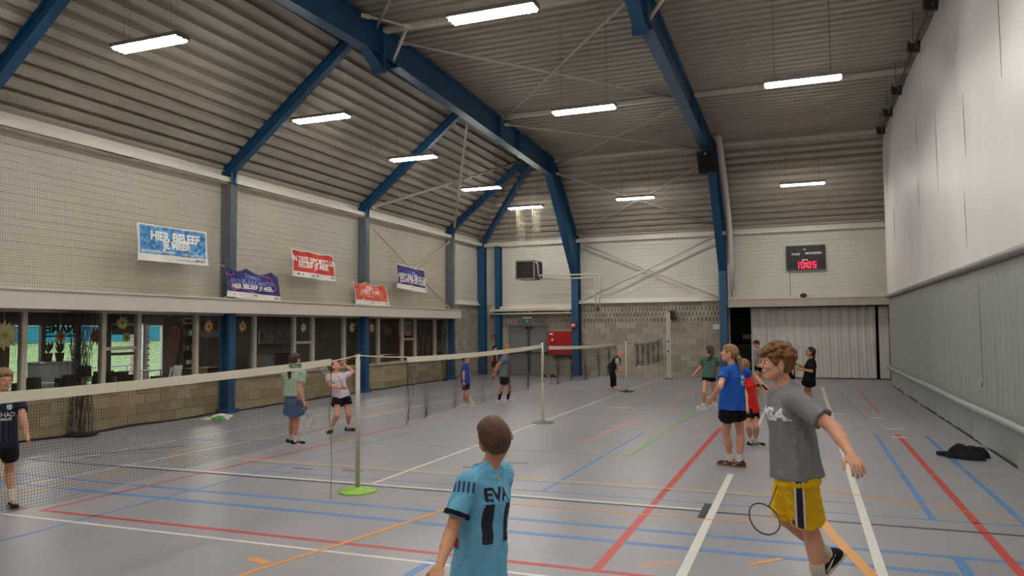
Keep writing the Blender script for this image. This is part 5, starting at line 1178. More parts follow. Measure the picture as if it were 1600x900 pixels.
        MB().tube([HP(.018*q, .0895-.009*q*q, -.0575+.003*q*q-mo) for q in (-1, -.5, 0, .5, 1)], [.0018*hs, .004*hs, .0045*hs, .004*hs, .0018*hs], 6).build('lower_lip', lm, T, True)
        if mo: MB().tube([HP(.015*q, .088-.007*q*q, -.0535-mo*.3) for q in (-1, 0, 1)], [.002*hs, .0045*hs, .002*hs], 6).build('mouth_gap', mat('mouth_dark', '#3a1512', .6, .1, 20), T, True)
    # ---- shirt
    sp = o['shirt']; hc = max(h, .006)
    hem = pel-up*sp.get('hem', .05)*s; ease = sp.get('ease', .022)*s
    Sh = SDF(np.minimum.reduce([hem, nek, g['shL'], g['shR'], g['elL'], g['elR']])-.22*s, np.maximum.reduce([hem, nek, g['shL'], g['shR'], g['elL'], g['elR']])+.22*s, hc*sp.get('res', .85))
    mid = pel+(nek-pel)*.68
    Sh.ecap(hem, mid, F, (.150*s*wd+ease*sp.get('flare', 1.15)), (.122*s*wd+ease*1.1), .128*s*wd+ease*.8, .098*s*wd+ease*.8, 0, (0, 1))
    Sh.ell(pel+(nek-pel)*.70, Rs, np.array([.135*s*wd+ease*.8, .10*s*wd+ease*.8, .135*s]), .05*s)
    for q in 'LR': Sh.cone(nek-up*.050*s, g['sh'+q]+(-latS if q == 'L' else latS)*.02*s, .060*s+ease*.2, .046*s+ease*.5, .035*s)
    Sh.cone(nek-up*.04*s, nek-up*.004*s, .062*s*wd, .056*s*wd, .03*s)
    Sh.plane(hem, -up)
    for q in 'LR':
        sh, el, wr = g['sh'+q], g['el'+q], g['wr'+q]; L = sp.get('sleeve', .62); rs = sp.get('srad', .054)*s
        if L > 1: Sh.cone(sh, el, rs+.004, rs*.95, .03*s); Sh.cone(el, el+(wr-el)*(L-1), rs*.9, rs*.75, .015*s, caps=(None, 1))
        elif L > 0: Sh.cone(sh, sh+(el-sh)*L, rs+.004, rs*1.12, .035*s, caps=(None, 1))
    Sh.noise(sp.get('fold', .0035), sp.get('freq', 75), int(H*1000)+len(label), up)
    nc = nek+FS*.018*s; Sh.cone(nc-up*(.012 if not sp.get('vneck') else .03)*s, nc+up*.16*s+FS*.05*s, .050*s*wd, .075*s, .008*s, 's')
    SM = clothmat(sp['n'], sp['c'], sp.get('rough', .8), sp.get('var', .08), sp.get('sc', 8)); shirt = Sh.mesh('shirt', SM, T, 1)
    def ringz(c, ax_, r, w, nm, m, par_, wob=.0):
        ax_ = unit(ax_); a = unit(np.cross(ax_, [.3, .2, .9])); b = np.cross(ax_, a)
        return MB().tube([c+(a*math.cos(t)+b*math.sin(t))*r for t in np.linspace(0, 2*math.pi, 25)[:-1]], w, 6, closed=True).build(nm, m, par_, True)
    if sp.get('collar'): 
        ringz(nc+up*.006*s+FS*.004, unit(up+FS*.35), .053*s*wd, .008*s, 'collar', clothmat(*sp['collar']), T)
    if sp.get('cuff'):
        for q in 'LR':
            sh, el = g['sh'+q], g['el'+q]; L = sp.get('sleeve', .62); c = sh+(el-sh)*L; rs = sp.get('srad', .054)*s*1.12+.008
            K = SDF(np.minimum(sh, c)-.1, np.maximum(sh, c)+.1, hc*.8); K.cone(sh, c, rs, rs, 0, caps=(1-.022/np.linalg.norm(c-sh), 1.004)); K.mesh('sleeve_cuff', clothmat(*sp['cuff']), T)
    if sp.get('stripe'):
        K = SDF(np.minimum(g['shL'], g['shR'])-.2, np.maximum(g['shL'], g['shR'])+.2, hc)
    # ---- bottoms
    bt = o['bottom']; bm_ = clothmat(bt['n'], bt['c'], bt.get('rough', .8), bt.get('var', .08), bt.get('sc', 8))
    K = SDF(np.minimum.reduce([g[k] for k in ('pel', 'hpL', 'hpR', 'knL', 'knR', 'anL', 'anR')])-.2, np.maximum.reduce([g[k] for k in ('pel', 'hpL', 'hpR', 'knL', 'knR')])+.2, hc*.9)
    e2 = bt.get('ease', .014)*s
    K.ecap(pel-up*.10*s, pel+up*.06*s, FH, .128*s*wd+e2, .106*s*wd+e2, .126*s*wd, .098*s*wd, 0, (0, 1))
    if bt['kind'] == 'skirt':
        dn = unit((g['knL']+g['knR'])/2-pel); L = bt['len']*s; K.ecap(pel+dn*L, pel, FH, .15*s*wd+e2+bt.get('flare', .02), .135*s*wd+e2+bt.get('flare', .02), .138*s*wd+e2, .118*s*wd+e2, .02*s)
        K.plane(pel+dn*L, dn)
    else:
        for q in 'LR':
            hp, kn, an = g['hp'+q], g['kn'+q], g['an'+q]; L = bt['len']; r = .074*o.get('leg', 1.)*s+e2
            if L <= 1: K.cone(hp+(kn-hp)*.10, hp+(kn-hp)*L, r*1.02, (r*(1-.28*L)+bt.get('flare', .012)*s), .045*s, caps=(None, 1))
            else: K.cone(hp, kn, r, .062*s, .03*s); K.cone(kn, kn+(an-kn)*(L-1), .064*s, .055*s, .02*s, caps=(None, 1))
    K.noise(bt.get('fold', .003), 75, int(H*977)+3, up); K.plane(pel+up*.05*s, up); shorts = K.mesh('skirt' if bt['kind'] == 'skirt' else ('trousers' if bt['len'] > 1 else 'shorts'), bm_, T, 1)
    # ---- socks, shoes
    sk = o.get('sock', ('white', '#dcd8d2', .10)); M_s = clothmat('sock_'+sk[0], sk[1]); shc = o['shoe']
    for q in 'LR':
        kn, an = g['kn'+q], g['an'+q]; f = g['ft'+q].copy(); pitched = abs(f[2]) > .35
        if not pitched: f[2] = 0; f = unit(f)
        u_ = zz-f*(zz@f); u_ = unit(u_); l_ = np.cross(f, u_)
        dv = unit(kn-an); L = sk[2]*s*2.0
        K = SDF(np.minimum(an, an+dv*L)-.09, np.maximum(an, an+dv*L)+.09, max(h*.8, .005)); K.cone(an-u_*.02, an+dv*L, .036*s, .043*s*(1+.2*min(1, sk[2]*4)), 0, caps=(None, 1)); K.noise(.0012, 60, 4); K.mesh('sock', M_s, T, 1)
        ht = an[2]-.001 if not pitched else .078*s
        c = an-u_*ht; K = SDF(an-.26*s, an+.26*s, max(h*.75, .005)); Rf = np.array([l_, f, u_])
        fl = .125*s; K.ell(c+f*.050*s+u_*.030*s, Rf, np.array([.043*s, fl, .040*s])); K.ell(c-f*.012*s+u_*(.05*s), Rf, np.array([.037, .058, .052])*s, .03*s); K.ell(c+f*.11*s+u_*.02*s, Rf, np.array([.042, .06, .03])*s, .02*s)
        K.plane(c+u_*.016*s, -u_); K.plane(an+u_*.028*s-f*.0, unit(u_*1.0-f*.1)); K.mesh('shoe', clothmat('shoe_'+shc[0], shc[1], .6), T, 1)
        n = 22; pts = []
        for i in range(n):
            w = 2*math.pi*i/n; y = math.cos(w); x = math.sin(w); wid = (.044 if y > 0 else .037)*s
            pts.append(c+f*(.048*s+(fl+.006)*y*1.02)+l_*(wid*np.sign(x)*abs(x)**.8))
        so = MB().poly(pts, tuple(u_*.022*s)).build('sole', mat('sole_'+shc[2], shc[3], .7, .08, 20), T)
        if shc[0] != 'plain' and h < .0085:
            for sgn in (-1, 1): MB().tube([c+f*.10*s+l_*sgn*.040*s+u_*.025*s, c+f*.05*s+l_*sgn*.045*s+u_*.035*s, c-f*.03*s+l_*sgn*.036*s+u_*.06*s], [.004, .007, .003], 5).build('side_stripe', clothmat('stripe_'+shc[4], shc[5]), so, True)
            for i in range(4): MB().tube([c+f*(.045+.022*i)*s+l_*.02*s+u_*(.073-.008*i)*s, c+f*(.05+.022*i)*s-l_*.02*s+u_*(.073-.008*i)*s], .003, 4).build('lace', clothmat('lace', '#cfcac2'), T, True)
    # ---- hair
    st, nm, hcx = o['hair'][:3]; M_h = hairmat(nm, hcx); hh = min(h, .006) if st == 'curly' else max(h*.8, .005)
    K = SDF(hd-.16*hs-(.0 if st in ('short', 'curly') else .05), hd+.19*hs, hh); HL = o.get('hairline', (.8, -.62, .022))
    low = o.get('nape', -.062)
    def cut(l, f, u):       # local to skull centre; keep hair behind hairline and above nape
        f = f/hs-.012; u = u/hs+.020
        front = f*HL[0]+u*HL[1]-HL[2]; side = np.where(f > -.03, (-.012-u)+np.maximum(0, (.012-f))*.0, (low-u)); ear = .027-np.sqrt((f+.006)**2+(u+.014)**2+(np.maximum(0, .062-np.abs(l/hs))*3)**2) if st in ('short', 'curly') else -1
        return np.maximum(np.maximum(front, side), ear)*hs
    K.ell(HP(0, -.012, .020), Rh, np.array([.0815, .104, .101])*hs if st != 'curly' else np.array([.084, .102, .099])*hs, 0, 'u', cut)
    if st == 'curly':
        R = np.random.RandomState(3)
        for i in range(170):
            a = R.uniform(-math.pi, math.pi); e = R.uniform(-.1, 1.35); d = np.array([math.cos(e)*math.sin(a), math.cos(e)*math.cos(a), math.sin(e)])
            p = np.array([d[0]*.086, -.010+d[1]*.103, .026+d[2]*.106])
            if p[1]*HL[0]+p[2]*HL[1] > HL[2]+.012 or (p[2] < .045 and p[1] > -.02 and abs(p[0]) > .05) or p[2] < .03-.5*max(0, p[1]): continue
            K.ell(HP(*p), Rh, np.array([.018, .019, .016])*hs*R.uniform(.7, 1.2), .006*hs)
    else:
        K.ell(HP(0, .035, .068), Rh, np.array([.066, .05, .033])*hs, .02*hs)
    K.noise(.0022, 330 if st != 'curly' else 300, 5, None if st == 'curly' else hu); hair = K.mesh('hair', M_h, T, 1)
    tail = o.get('tail')
    if tail:
        pts = [HP(*p[:3]) for p in tail]; lo = np.min(pts, 0)-.08; hi = np.max(pts, 0)+.08; K = SDF(lo, hi, max(h*.8, .005))
        for i in range(len(pts)-1): K.cone(pts[i], pts[i+1], tail[i][3]*hs, tail[i+1][3]*hs, .015)
        K.noise(.0025, 260, 8, unit(np.array(pts[-1])-pts[0])); K.mesh(o.get('tailname', 'ponytail'), M_h, T, 1)
        if o.get('band'): ringz(np.array(pts[1]), np.array(pts[1])-pts[0], tail[1][3]*hs*.9, .006, 'hair_band', clothmat(*o['band']), T)
    if o.get('watch'):
        q = o['watch']; ax_ = unit(g['wr'+q]-g['el'+q]); ringz(g['wr'+q]-ax_*.02, ax_, .026*s, .010*s, 'watch', M_black, T)
    # ---- prints projected on the cloth
    def project(obj, pts_fn, me, off=.003):
        tree = BVHTree.FromPolygons([v.co for v in obj.data.vertices], [p.vertices for p in obj.data.polygons])
        return tree
    P_ = dict(T=T, shirt=shirt, shorts=shorts, g=g, s=s, up=up, F=F, FS=FS, FH=FH, latS=latS, latH=latH, pel=pel, nek=nek, HP=HP, body=body)
    return P_
def wrapmesh(obj, me, origin, right, upv, m, name, parent, off=.0025, depth=.4):
    """lay flat mesh ME (x right, y up) on OBJ looking along -normal from ORIGIN"""
    r = Vector(right).normalized(); u = Vector(upv).normalized(); n = r.cross(u).normalized(); u = n.cross(r).normalized(); O = Vector(origin)
    tree = BVHTree.FromPolygons([v.co for v in obj.data.vertices], [tuple(p.vertices) for p in obj.data.polygons])
    bm = bmesh.new(); bm.from_mesh(me); bmesh.ops.triangulate(bm, faces=bm.faces)
    for _ in range(3):
        ed = [e for e in bm.edges if e.calc_length() > .012]
        if ed: bmesh.ops.subdivide_edges(bm, edges=ed, cuts=1); bmesh.ops.triangulate(bm, faces=[f for f in bm.faces if len(f.verts) > 3])
    bad = []
    for v in bm.verts:
        p = O+r*v.co.x+u*v.co.y+n*depth; hit = tree.ray_cast(p, -n, depth*2)
        if hit[0] is None: bad.append(v)
        else: v.co = hit[0]+n*(off+v.co.z)
    if bad: bmesh.ops.delete(bm, geom=bad, context='VERTS')
    bm.to_mesh(me); bm.free(); me.materials.clear(); return link(name, me, m, parent)
def flatshape(polys):
    m = MB()
    for p in polys: m.add([(x, y, 0) for x, y in p], [tuple(range(len(p)))])
    me = bpy.data.meshes.new('print'); me.from_pydata(m.v, [], m.f); return me
def chest_text(Q, s_, size, m, along, upo, side=0., back=False, bold=.002, name='shirt_print', spacing=1., off=.0025, rot=None):
    sg = -1 if back else 1; n = Q['FS']*sg; r = np.cross(Q['up'], n); me = text_mesh(s_, size, 0., bold, spacing=spacing)
    o_ = Q['pel']+(Q['nek']-Q['pel'])*upo+r*side+r*along
    return wrapmesh(Q['shirt'], me, o_, r, Q['up'], m, name, Q['T'], off)
def racket(grip, head, nrm, label, m='#2a2a30', fr='#b9bcc4'):
    """grip: hand position on the handle; head: centre of the string bed"""
    a = Vector(grip); b = Vector(head); d = (b-a).normalized(); t = thing('badminton_racket', tuple(b-d*.55), label, 'racket', 'badminton rackets')
    n = Vector(nrm); n = (n-d*n.dot(d)); n = n.normalized() if n.length > .05 else d.orthogonal().normalized(); sx = d.cross(n).normalized(); c = b
    MB().tube([c+d*.125*math.cos(w)+sx*.10*math.sin(w)*(1-.08*math.cos(w)) for w in [2*math.pi*i/28 for i in range(28)]], .005, 6, closed=True).build('frame', mat('racket_'+fr[1:], fr, .35, .1, 20), t, True)
    mm = MB()
    for k in range(-7, 8):
        x = k*.0128; L = .122*math.sqrt(max(0, 1-(x/.10)**2)); mm.bar(c+sx*x-d*L, c+sx*x+d*L, .0012, .0012, tuple(n))
    for k in range(-9, 10):
        y = k*.0128; L = .098*math.sqrt(max(0, 1-(y/.125)**2)); mm.bar(c+d*y-sx*L, c+d*y+sx*L, .0012, .0012, tuple(n))
    mm.build('strings', mat('racket_string', '#d9d6cf', .5, .05, 30), t, kind='stuff')
    MB().tube([c-d*.125, c-d*.37], .0042, 6).build('shaft', mat('racket_shaft', '#4b4d55', .4, .1, 20), t, True)
    MB().tube([c-d*.36, c-d*.38, c-d*.54, c-d*.55], [.008, .0135, .0135, .015], 8).build('handle', mat('grip_'+m[1:], m, .8, .15, 30), t, True)
    return t

# joints of the players in metres (L/R are their own left and right)
JOINTS = ['base', 'pel', 'nek', 'head']+[a+b for a in ('sh', 'el', 'wr', 'hp', 'kn', 'an', 'ft') for b in 'LR']+['F', 'SF', 'HF', 'HU']
POSE_ROWS = {
    "navy": (1.42, (-7.742, 5.473, 0.000), (-7.658, 5.379, 0.695), (-7.658, 5.379, 1.181), (-7.644, 5.385, 1.337), (-7.588, 5.516, 1.116), (-7.728, 5.243, 1.116), (-7.427, 5.441, 0.948), (-7.571, 5.114, 0.980), (-7.330, 5.422, 0.768), (-7.474, 5.090, 0.800), (-7.624, 5.445, 0.667), (-7.691, 5.314, 0.667), (-7.775, 5.565, 0.372), (-7.866, 5.433, 0.390), (-7.672, 5.527, 0.071), (-7.813, 5.419, 0.071), (0.936, -0.342, -0.087), (0.570, -0.817, -0.087), (0.890, -0.455, 0.000), (0.890, -0.455, 0.000), (0.944, -0.255, -0.208), (0.201, -0.054, 0.978)),
    "mint": (1.47, (-7.633, 10.080, 0.000), (-7.455, 9.866, 0.773), (-7.453, 9.867, 1.192), (-7.444, 9.870, 1.346), (-7.611, 9.847, 1.124), (-7.296, 9.886, 1.124), (-7.669, 9.984, 0.920), (-7.288, 9.785, 0.892), (-7.654, 10.080, 0.730), (-7.220, 9.812, 0.692), (-7.531, 9.857, 0.744), (-7.379, 9.875, 0.744), (-7.605, 10.020, 0.403), (-7.467, 9.958, 0.405), (-7.724, 10.138, 0.074), (-7.543, 10.022, 0.073), (0.541, 0.836, -0.087), (0.839, 0.526, -0.139), (-0.123, 0.992, 0.000), (-0.123, 0.992, 0.000), (0.050, 0.989, 0.139), (-0.007, -0.139, 0.990)),
    "white": (1.42, (-7.746, 11.559, 0.000), (-7.664, 11.480, 0.640), (-7.761, 11.443, 1.048), (-7.783, 11.435, 1.172), (-7.678, 11.586, 0.984), (-7.814, 11.311, 0.984), (-7.632, 11.817, 1.051), (-7.669, 11.174, 0.843), (-7.792, 11.790, 1.178), (-7.466, 11.162, 0.815), (-7.632, 11.546, 0.612), (-7.697, 11.414, 0.612), (-7.534, 11.525, 0.313), (-7.613, 11.288, 0.325), (-7.673, 11.718, 0.071), (-7.820, 11.399, 0.071), (0.976, 0.064, -0.208), (0.223, -0.913, -0.342), (0.897, -0.443, 0.000), (0.897, -0.443, 0.000), (0.624, 0.153, 0.766), (-0.744, -0.182, 0.643)),
    "blueboy": (1.26, (-7.328, 16.083, 0.000), (-7.299, 15.981, 0.573), (-7.310, 15.976, 1.015), (-7.282, 15.987, 1.128), (-7.343, 16.109, 0.957), (-7.274, 15.845, 0.957), (-7.464, 16.149, 0.782), (-7.230, 15.728, 0.780), (-7.381, 16.175, 0.621), (-7.215, 15.692, 0.601), (-7.315, 16.044, 0.548), (-7.282, 15.917, 0.548), (-7.221, 15.914, 0.301), (-7.297, 15.939, 0.297), (-7.288, 16.094, 0.063), (-7.368, 16.072, 0.063), (0.939, 0.333, -0.087), (0.964, 0.250, -0.087), (0.968, 0.251, 0.000), (0.968, 0.251, 0.000), (0.941, 0.334, 0.052), (-0.049, -0.018, 0.999)),
    "greytee": (1.46, (-6.959, 17.466, 0.000), (-6.829, 17.205, 0.667), (-6.811, 17.212, 1.149), (-6.758, 17.232, 1.320), (-6.907, 17.337, 1.082), (-6.719, 17.084, 1.082), (-7.055, 17.457, 0.918), (-6.910, 16.999, 0.942), (-7.130, 17.413, 0.725), (-6.991, 16.953, 0.752), (-6.874, 17.266, 0.638), (-6.784, 17.144, 0.638), (-6.771, 17.460, 0.370), (-6.926, 17.294, 0.364), (-6.881, 17.560, 0.073), (-7.037, 17.373, 0.073), (0.889, 0.446, -0.105), (0.847, 0.522, -0.105), (0.802, 0.597, 0.000), (0.802, 0.597, 0.000), (0.893, 0.448, -0.052), (0.047, 0.023, 0.999)),
    "red2": (1.20, (-11.033, 26.774, 0.000), (-10.897, 26.452, 0.617), (-10.888, 26.455, 0.942), (-10.871, 26.462, 1.063), (-10.810, 26.558, 0.887), (-10.968, 26.352, 0.887), (-10.766, 26.389, 0.777), (-10.881, 26.197, 0.783), (-10.696, 26.279, 0.662), (-10.832, 26.075, 0.669), (-10.859, 26.501, 0.593), (-10.935, 26.403, 0.593), (-10.963, 26.703, 0.376), (-11.015, 26.639, 0.379), (-10.999, 26.788, 0.060), (-11.068, 26.761, 0.060), (0.792, -0.610, 0.000), (0.792, -0.610, 0.000), (0.792, -0.610, 0.000), (0.792, -0.610, 0.000), (0.991, -0.132, 0.000), (0.000, 0.000, 1.000)),
    "black": (1.50, (-5.272, 22.054, 0.000), (-5.314, 22.027, 0.623), (-5.106, 22.107, 0.933), (-5.021, 22.140, 1.040), (-5.168, 22.253, 0.877), (-5.120, 21.933, 0.877), (-5.215, 22.306, 0.629), (-5.073, 21.778, 0.675), (-5.074, 22.328, 0.465), (-4.968, 21.791, 0.485), (-5.326, 22.104, 0.593), (-5.303, 21.950, 0.593), (-5.303, 22.326, 0.302), (-5.238, 21.770, 0.339), (-5.235, 22.063, 0.075), (-5.308, 22.044, 0.075), (0.986, 0.149, -0.070), (0.986, 0.149, -0.070), (0.989, 0.149, 0.000), (0.989, 0.149, 0.000), (0.896, 0.135, -0.423), (0.418, 0.063, 0.906)),
    "greengirl": (1.43, (-1.985, 17.406, 0.000), (-1.962, 17.246, 0.724), (-1.931, 17.258, 1.148), (-1.941, 17.254, 1.289), (-2.079, 17.200, 1.082), (-1.792, 17.313, 1.082), (-2.137, 17.376, 0.921), (-1.801, 17.483, 0.904), (-2.281, 17.348, 0.774), (-1.856, 17.575, 0.727), (-2.032, 17.219, 0.696), (-1.893, 17.273, 0.696), (-2.055, 17.111, 0.374), (-1.887, 17.395, 0.369), (-2.101, 17.262, 0.072), (-1.869, 17.549, 0.071), (-0.985, 0.147, -0.087), (-0.914, 0.397, -0.087), (-0.366, 0.930, -0.000), (-0.366, 0.930, -0.000), (-0.648, 0.733, 0.208), (0.138, -0.156, 0.978)),
    "bluegirl": (1.60, (-0.863, 10.257, 0.000), (-0.857, 9.969, 0.824), (-0.831, 9.979, 1.311), (-0.876, 9.961, 1.469), (-0.929, 9.833, 1.237), (-0.740, 10.122, 1.237), (-0.965, 9.615, 1.073), (-0.608, 10.350, 1.158), (-1.082, 9.743, 0.918), (-0.464, 10.226, 1.025), (-0.902, 9.899, 0.792), (-0.812, 10.039, 0.792), (-0.954, 10.122, 0.447), (-0.783, 10.206, 0.443), (-0.922, 10.288, 0.080), (-0.805, 10.226, 0.080), (-0.918, 0.248, -0.309), (-0.962, 0.259, -0.087), (-0.838, 0.546, -0.000), (-0.838, 0.546, -0.000), (-0.990, 0.001, 0.139), (0.139, -0.000, 0.990)),
    "redboy": (1.32, (-0.746, 12.085, 0.000), (-0.763, 12.005, 0.593), (-0.842, 11.974, 1.046), (-0.861, 11.967, 1.210), (-0.884, 11.845, 0.986), (-0.780, 12.111, 0.986), (-0.806, 11.749, 0.796), (-0.666, 12.199, 0.810), (-0.792, 11.628, 0.648), (-0.713, 12.285, 0.645), (-0.788, 11.941, 0.567), (-0.738, 12.069, 0.567), (-0.798, 11.865, 0.312), (-0.690, 11.896, 0.312), (-0.780, 12.074, 0.066), (-0.712, 12.096, 0.066), (0.911, 0.399, -0.105), (0.966, 0.234, -0.105), (-0.931, 0.364, -0.000), (-0.931, 0.364, -0.000), (-0.996, 0.024, 0.087), (0.087, -0.002, 0.996)),
    "yellow": (1.70, (0.094, 5.493, 0.000), (-0.066, 5.223, 0.924), (-0.110, 5.206, 1.418), (-0.160, 5.187, 1.563), (-0.044, 5.035, 1.340), (-0.162, 5.382, 1.340), (0.160, 4.885, 1.195), (-0.150, 5.558, 1.107), (0.232, 4.679, 1.081), (-0.154, 5.467, 0.878), (-0.053, 5.135, 0.890), (-0.079, 5.310, 0.890), (0.007, 5.326, 0.509), (-0.140, 5.474, 0.511), (0.069, 5.351, 0.085), (0.120, 5.636, 0.255), (-0.897, -0.432, -0.087), (-0.681, -0.192, -0.707), (-0.988, -0.152, 0.000), (-0.947, -0.321, 0.000), (-0.967, -0.254, 0.035), (0.034, 0.009, 0.999)),
    "lightblue": (1.40, (-1.436, 3.296, 0.000), (-1.523, 3.486, 0.615), (-1.487, 3.500, 1.125), (-1.445, 3.516, 1.260), (-1.524, 3.350, 1.060), (-1.459, 3.645, 1.060), (-1.567, 3.252, 0.845), (-1.479, 3.571, 0.832), (-1.535, 3.074, 0.752), (-1.449, 3.517, 0.639), (-1.525, 3.413, 0.587), (-1.521, 3.559, 0.587), (-1.587, 3.515, 0.256), (-1.505, 3.568, 0.247), (-1.482, 3.279, 0.070), (-1.390, 3.313, 0.070), (-0.854, 0.521, 0.000), (-0.805, 0.593, 0.000), (-1.000, 0.024, -0.000), (-0.977, 0.215, -0.000), (-0.565, 0.789, 0.242), (-0.174, -0.400, 0.900)),
    "curtainkid": (1.48, (-1.221, 22.978, 0.000), (-1.208, 23.108, 0.683), (-1.219, 23.104, 1.156), (-1.267, 23.086, 1.304), (-1.130, 22.971, 1.088), (-1.304, 23.239, 1.088), (-1.130, 22.753, 0.956), (-1.284, 23.017, 0.964), (-1.185, 22.740, 0.749), (-1.247, 23.010, 0.753), (-1.166, 23.044, 0.654), (-1.250, 23.173, 0.654), (-1.182, 23.118, 0.332), (-1.233, 22.933, 0.361), (-1.184, 22.864, 0.074), (-1.258, 23.092, 0.074), (-0.837, -0.543, -0.070), (-0.918, -0.390, -0.070), (-0.839, -0.545, 0.000), (-0.839, -0.545, 0.000), (-0.830, -0.441, -0.342), (-0.302, -0.161, 0.940)),
    "blackgirl": (1.42, (0.089, 17.610, 0.000), (0.107, 17.574, 0.699), (0.170, 17.598, 1.104), (0.141, 17.587, 1.249), (0.172, 17.441, 1.039), (0.147, 17.747, 1.039), (0.153, 17.285, 0.852), (0.042, 17.907, 0.887), (-0.049, 17.271, 0.892), (-0.141, 17.957, 0.968), (0.113, 17.500, 0.670), (0.101, 17.647, 0.670), (0.092, 17.689, 0.387), (0.041, 17.822, 0.390), (0.121, 17.550, 0.071), (0.057, 17.671, 0.071), (-0.994, -0.081, -0.070), (-0.994, -0.081, -0.070), (-0.997, -0.081, 0.000), (-0.997, -0.081, 0.000), (-0.870, -0.148, 0.469), (0.463, 0.079, 0.883)),
    "hidden": (1.50, (-0.362, 17.795, 0.000), (-0.338, 17.581, 0.817), (-0.328, 17.585, 1.206), (-0.317, 17.589, 1.352), (-0.178, 17.642, 1.137), (-0.481, 17.525, 1.137), (-0.226, 17.417, 1.019), (-0.431, 17.299, 1.023), (-0.216, 17.267, 0.863), (-0.444, 17.149, 0.867), (-0.265, 17.609, 0.787), (-0.411, 17.552, 0.787), (-0.298, 17.671, 0.408), (-0.403, 17.636, 0.409), (-0.309, 17.810, 0.075), (-0.415, 17.780, 0.075), (0.360, -0.933, 0.000), (0.360, -0.933, 0.000), (0.360, -0.933, 0.000), (0.360, -0.933, 0.000), (0.360, -0.933, 0.000), (0.000, 0.000, 1.000))}
POSE = {}
for nm, row in POSE_ROWS.items():
    POSE[nm] = {'H': row[0]}
    for k, v in zip(JOINTS, row[1:]): POSE[nm][k] = list(v)
def reach(a, px, py, L, near=True):
    """point at distance L from A seen in direction of pixel"""
    a = np.asarray(a, float); d = unit(ray(px, py)); o = CAM-a; b = o@d; c = o@o-L*L; q = b*b-c
    t = -b if q < 0 else (-b-math.sqrt(q) if near else -b+math.sqrt(q)); p = CAM+d*t
    return a+unit(p-a)*L
def hand(Q, q, k=.062): g = Q['g']; return g['wr'+q]+unit(g['wr'+q]-g['el'+q])*k*Q['s']
FAIR = ('fair', '#d09a80'); FAIR2 = ('fair_pink', '#cf937b'); TAN = ('tan', '#b27d5d')
PLAY = 'children playing badminton'
PW = mat('shirt_print_white', '#dcdcd8', .7, .03, 20)
Q = person(POSE['navy'], 'child in a navy football shirt at the left picture edge, half behind the near net', dict(h=.0055, skin=FAIR, hair=('short', 'lightbrown', '#8a6a4b'), nape=-.07, curlL=.45, curlR=1.2, mouth=.003,
    shirt=dict(n='navy', c='#1c2136', hem=.06, var=.15, sleeve=.62), bottom=dict(kind='shorts', n='black', c='#111115', len=.52, ease=.02), sock=('white', '#dcd8d2', .07), shoe=('black', '#161618', 'grey', '#8d8882', 'white', '#c9c6c0')), PLAY)
chest_text(Q, 'ETIHAD', .062, PW, .0, .58, bold=.001); chest_text(Q, 'AIRWAYS', .036, PW, .0, .49)
wrapmesh(Q['shirt'], flatshape([[(.028*math.cos(w), .028*math.sin(w)) for w in [2*math.pi*i/20 for i in range(20)]]]), Q['pel']+(Q['nek']-Q['pel'])*.74+np.cross(Q['up'], Q['FS'])*.055, np.cross(Q['up'], Q['FS']), Q['up'], mat('badge_pale', '#a9bccb', .6, .1, 30), 'shirt_badge', Q['T'])
wrapmesh(Q['shirt'], flatshape([[(x-.0015, -.30), (x+.0015, -.30), (x+.0015, .12), (x-.0015, .12)] for x in (-.06, -.02, .03, .07)]), Q['pel']+(Q['nek']-Q['pel'])*.66, np.cross(Q['up'], Q['FS']), Q['up'], mat('pin_blue', '#56698a', .7, .1, 30), 'pin_stripes', Q['T'], off=.002)
a = hand(Q, 'R'); racket(a, reach(a, 1, 731, .5), (1, 1, 0), 'racket with a yellow frame beside the knee of the child at the left edge', fr='#c9b24a')

Q = person(POSE['mint'], 'girl in a mint top and denim shorts seen from behind the near net', dict(h=.006, skin=FAIR2, hair=('long', 'darkbrown', '#3b2a20'), nape=-.075, noface=False, curlR=1.25, curlL=1.0,
    shirt=dict(n='mint', c='#a3b8a4', hem=-.02, fold=.004, srad=.056, sleeve=.55), bottom=dict(kind='skirt', n='denim', c='#50698a', len=.30, flare=.022, var=.2, sc=30), sock=('white', '#dcd8d2', .05),
    shoe=('black', '#1c1c1e', 'white', '#cfccc6', 'white', '#dedbd5'), tail=[(0, -.10, -.03, .026), (.0, -.135, -.07, .026), (.0, -.15, -.16, .028), (.0, -.15, -.24, .024), (0, -.145, -.31, .010)], band=('band_dark', '#2a2022')), PLAY)
a = hand(Q, 'R'); racket(a, reach(a, 483, 660, .48), (.3, -1, 0), 'racket hanging from the hand of the girl in the mint top', fr='#8e9196')

Q = person(POSE['white'], 'child in a white printed T-shirt looking up with one hand raised to the face', dict(h=.006, skin=FAIR2, hair=('short', 'midbrown', '#6b4c33'), nape=-.07, curlL=1.2, curlR=.6, mouth=.004,
    shirt=dict(n='offwhite', c='#c9bcc4', hem=.03, fold=.0045, ease=.028, srad=.058, sleeve=.55), bottom=dict(kind='shorts', n='black', c='#111115', len=.42, ease=.03, flare=.03), sock=('white', '#cfc6bc', .05), shoe=('charcoal', '#2c2a29', 'dark', '#3b3734', 'grey', '#8a8680')), PLAY)
R_ = np.random.RandomState(2); pr = []
for i in range(9):
    x, y, r = -.02+.006*i+R_.uniform(-.012, .012), .10-.028*i, R_.uniform(.008, .020)
    pr.append([(x+r*math.cos(w)*(.6+.5*(k % 2)), y+r*math.sin(w)*(.6+.5*(k % 2))) for k, w in enumerate([2*math.pi*i_/10 for i_ in range(10)])])
wrapmesh(Q['shirt'], flatshape(pr), Q['pel']+(Q['nek']-Q['pel'])*.62, np.cross(Q['up'], Q['FS']), Q['up'], mat('print_charcoal', '#3a3740', .7, .1, 30), 'shirt_print', Q['T'])
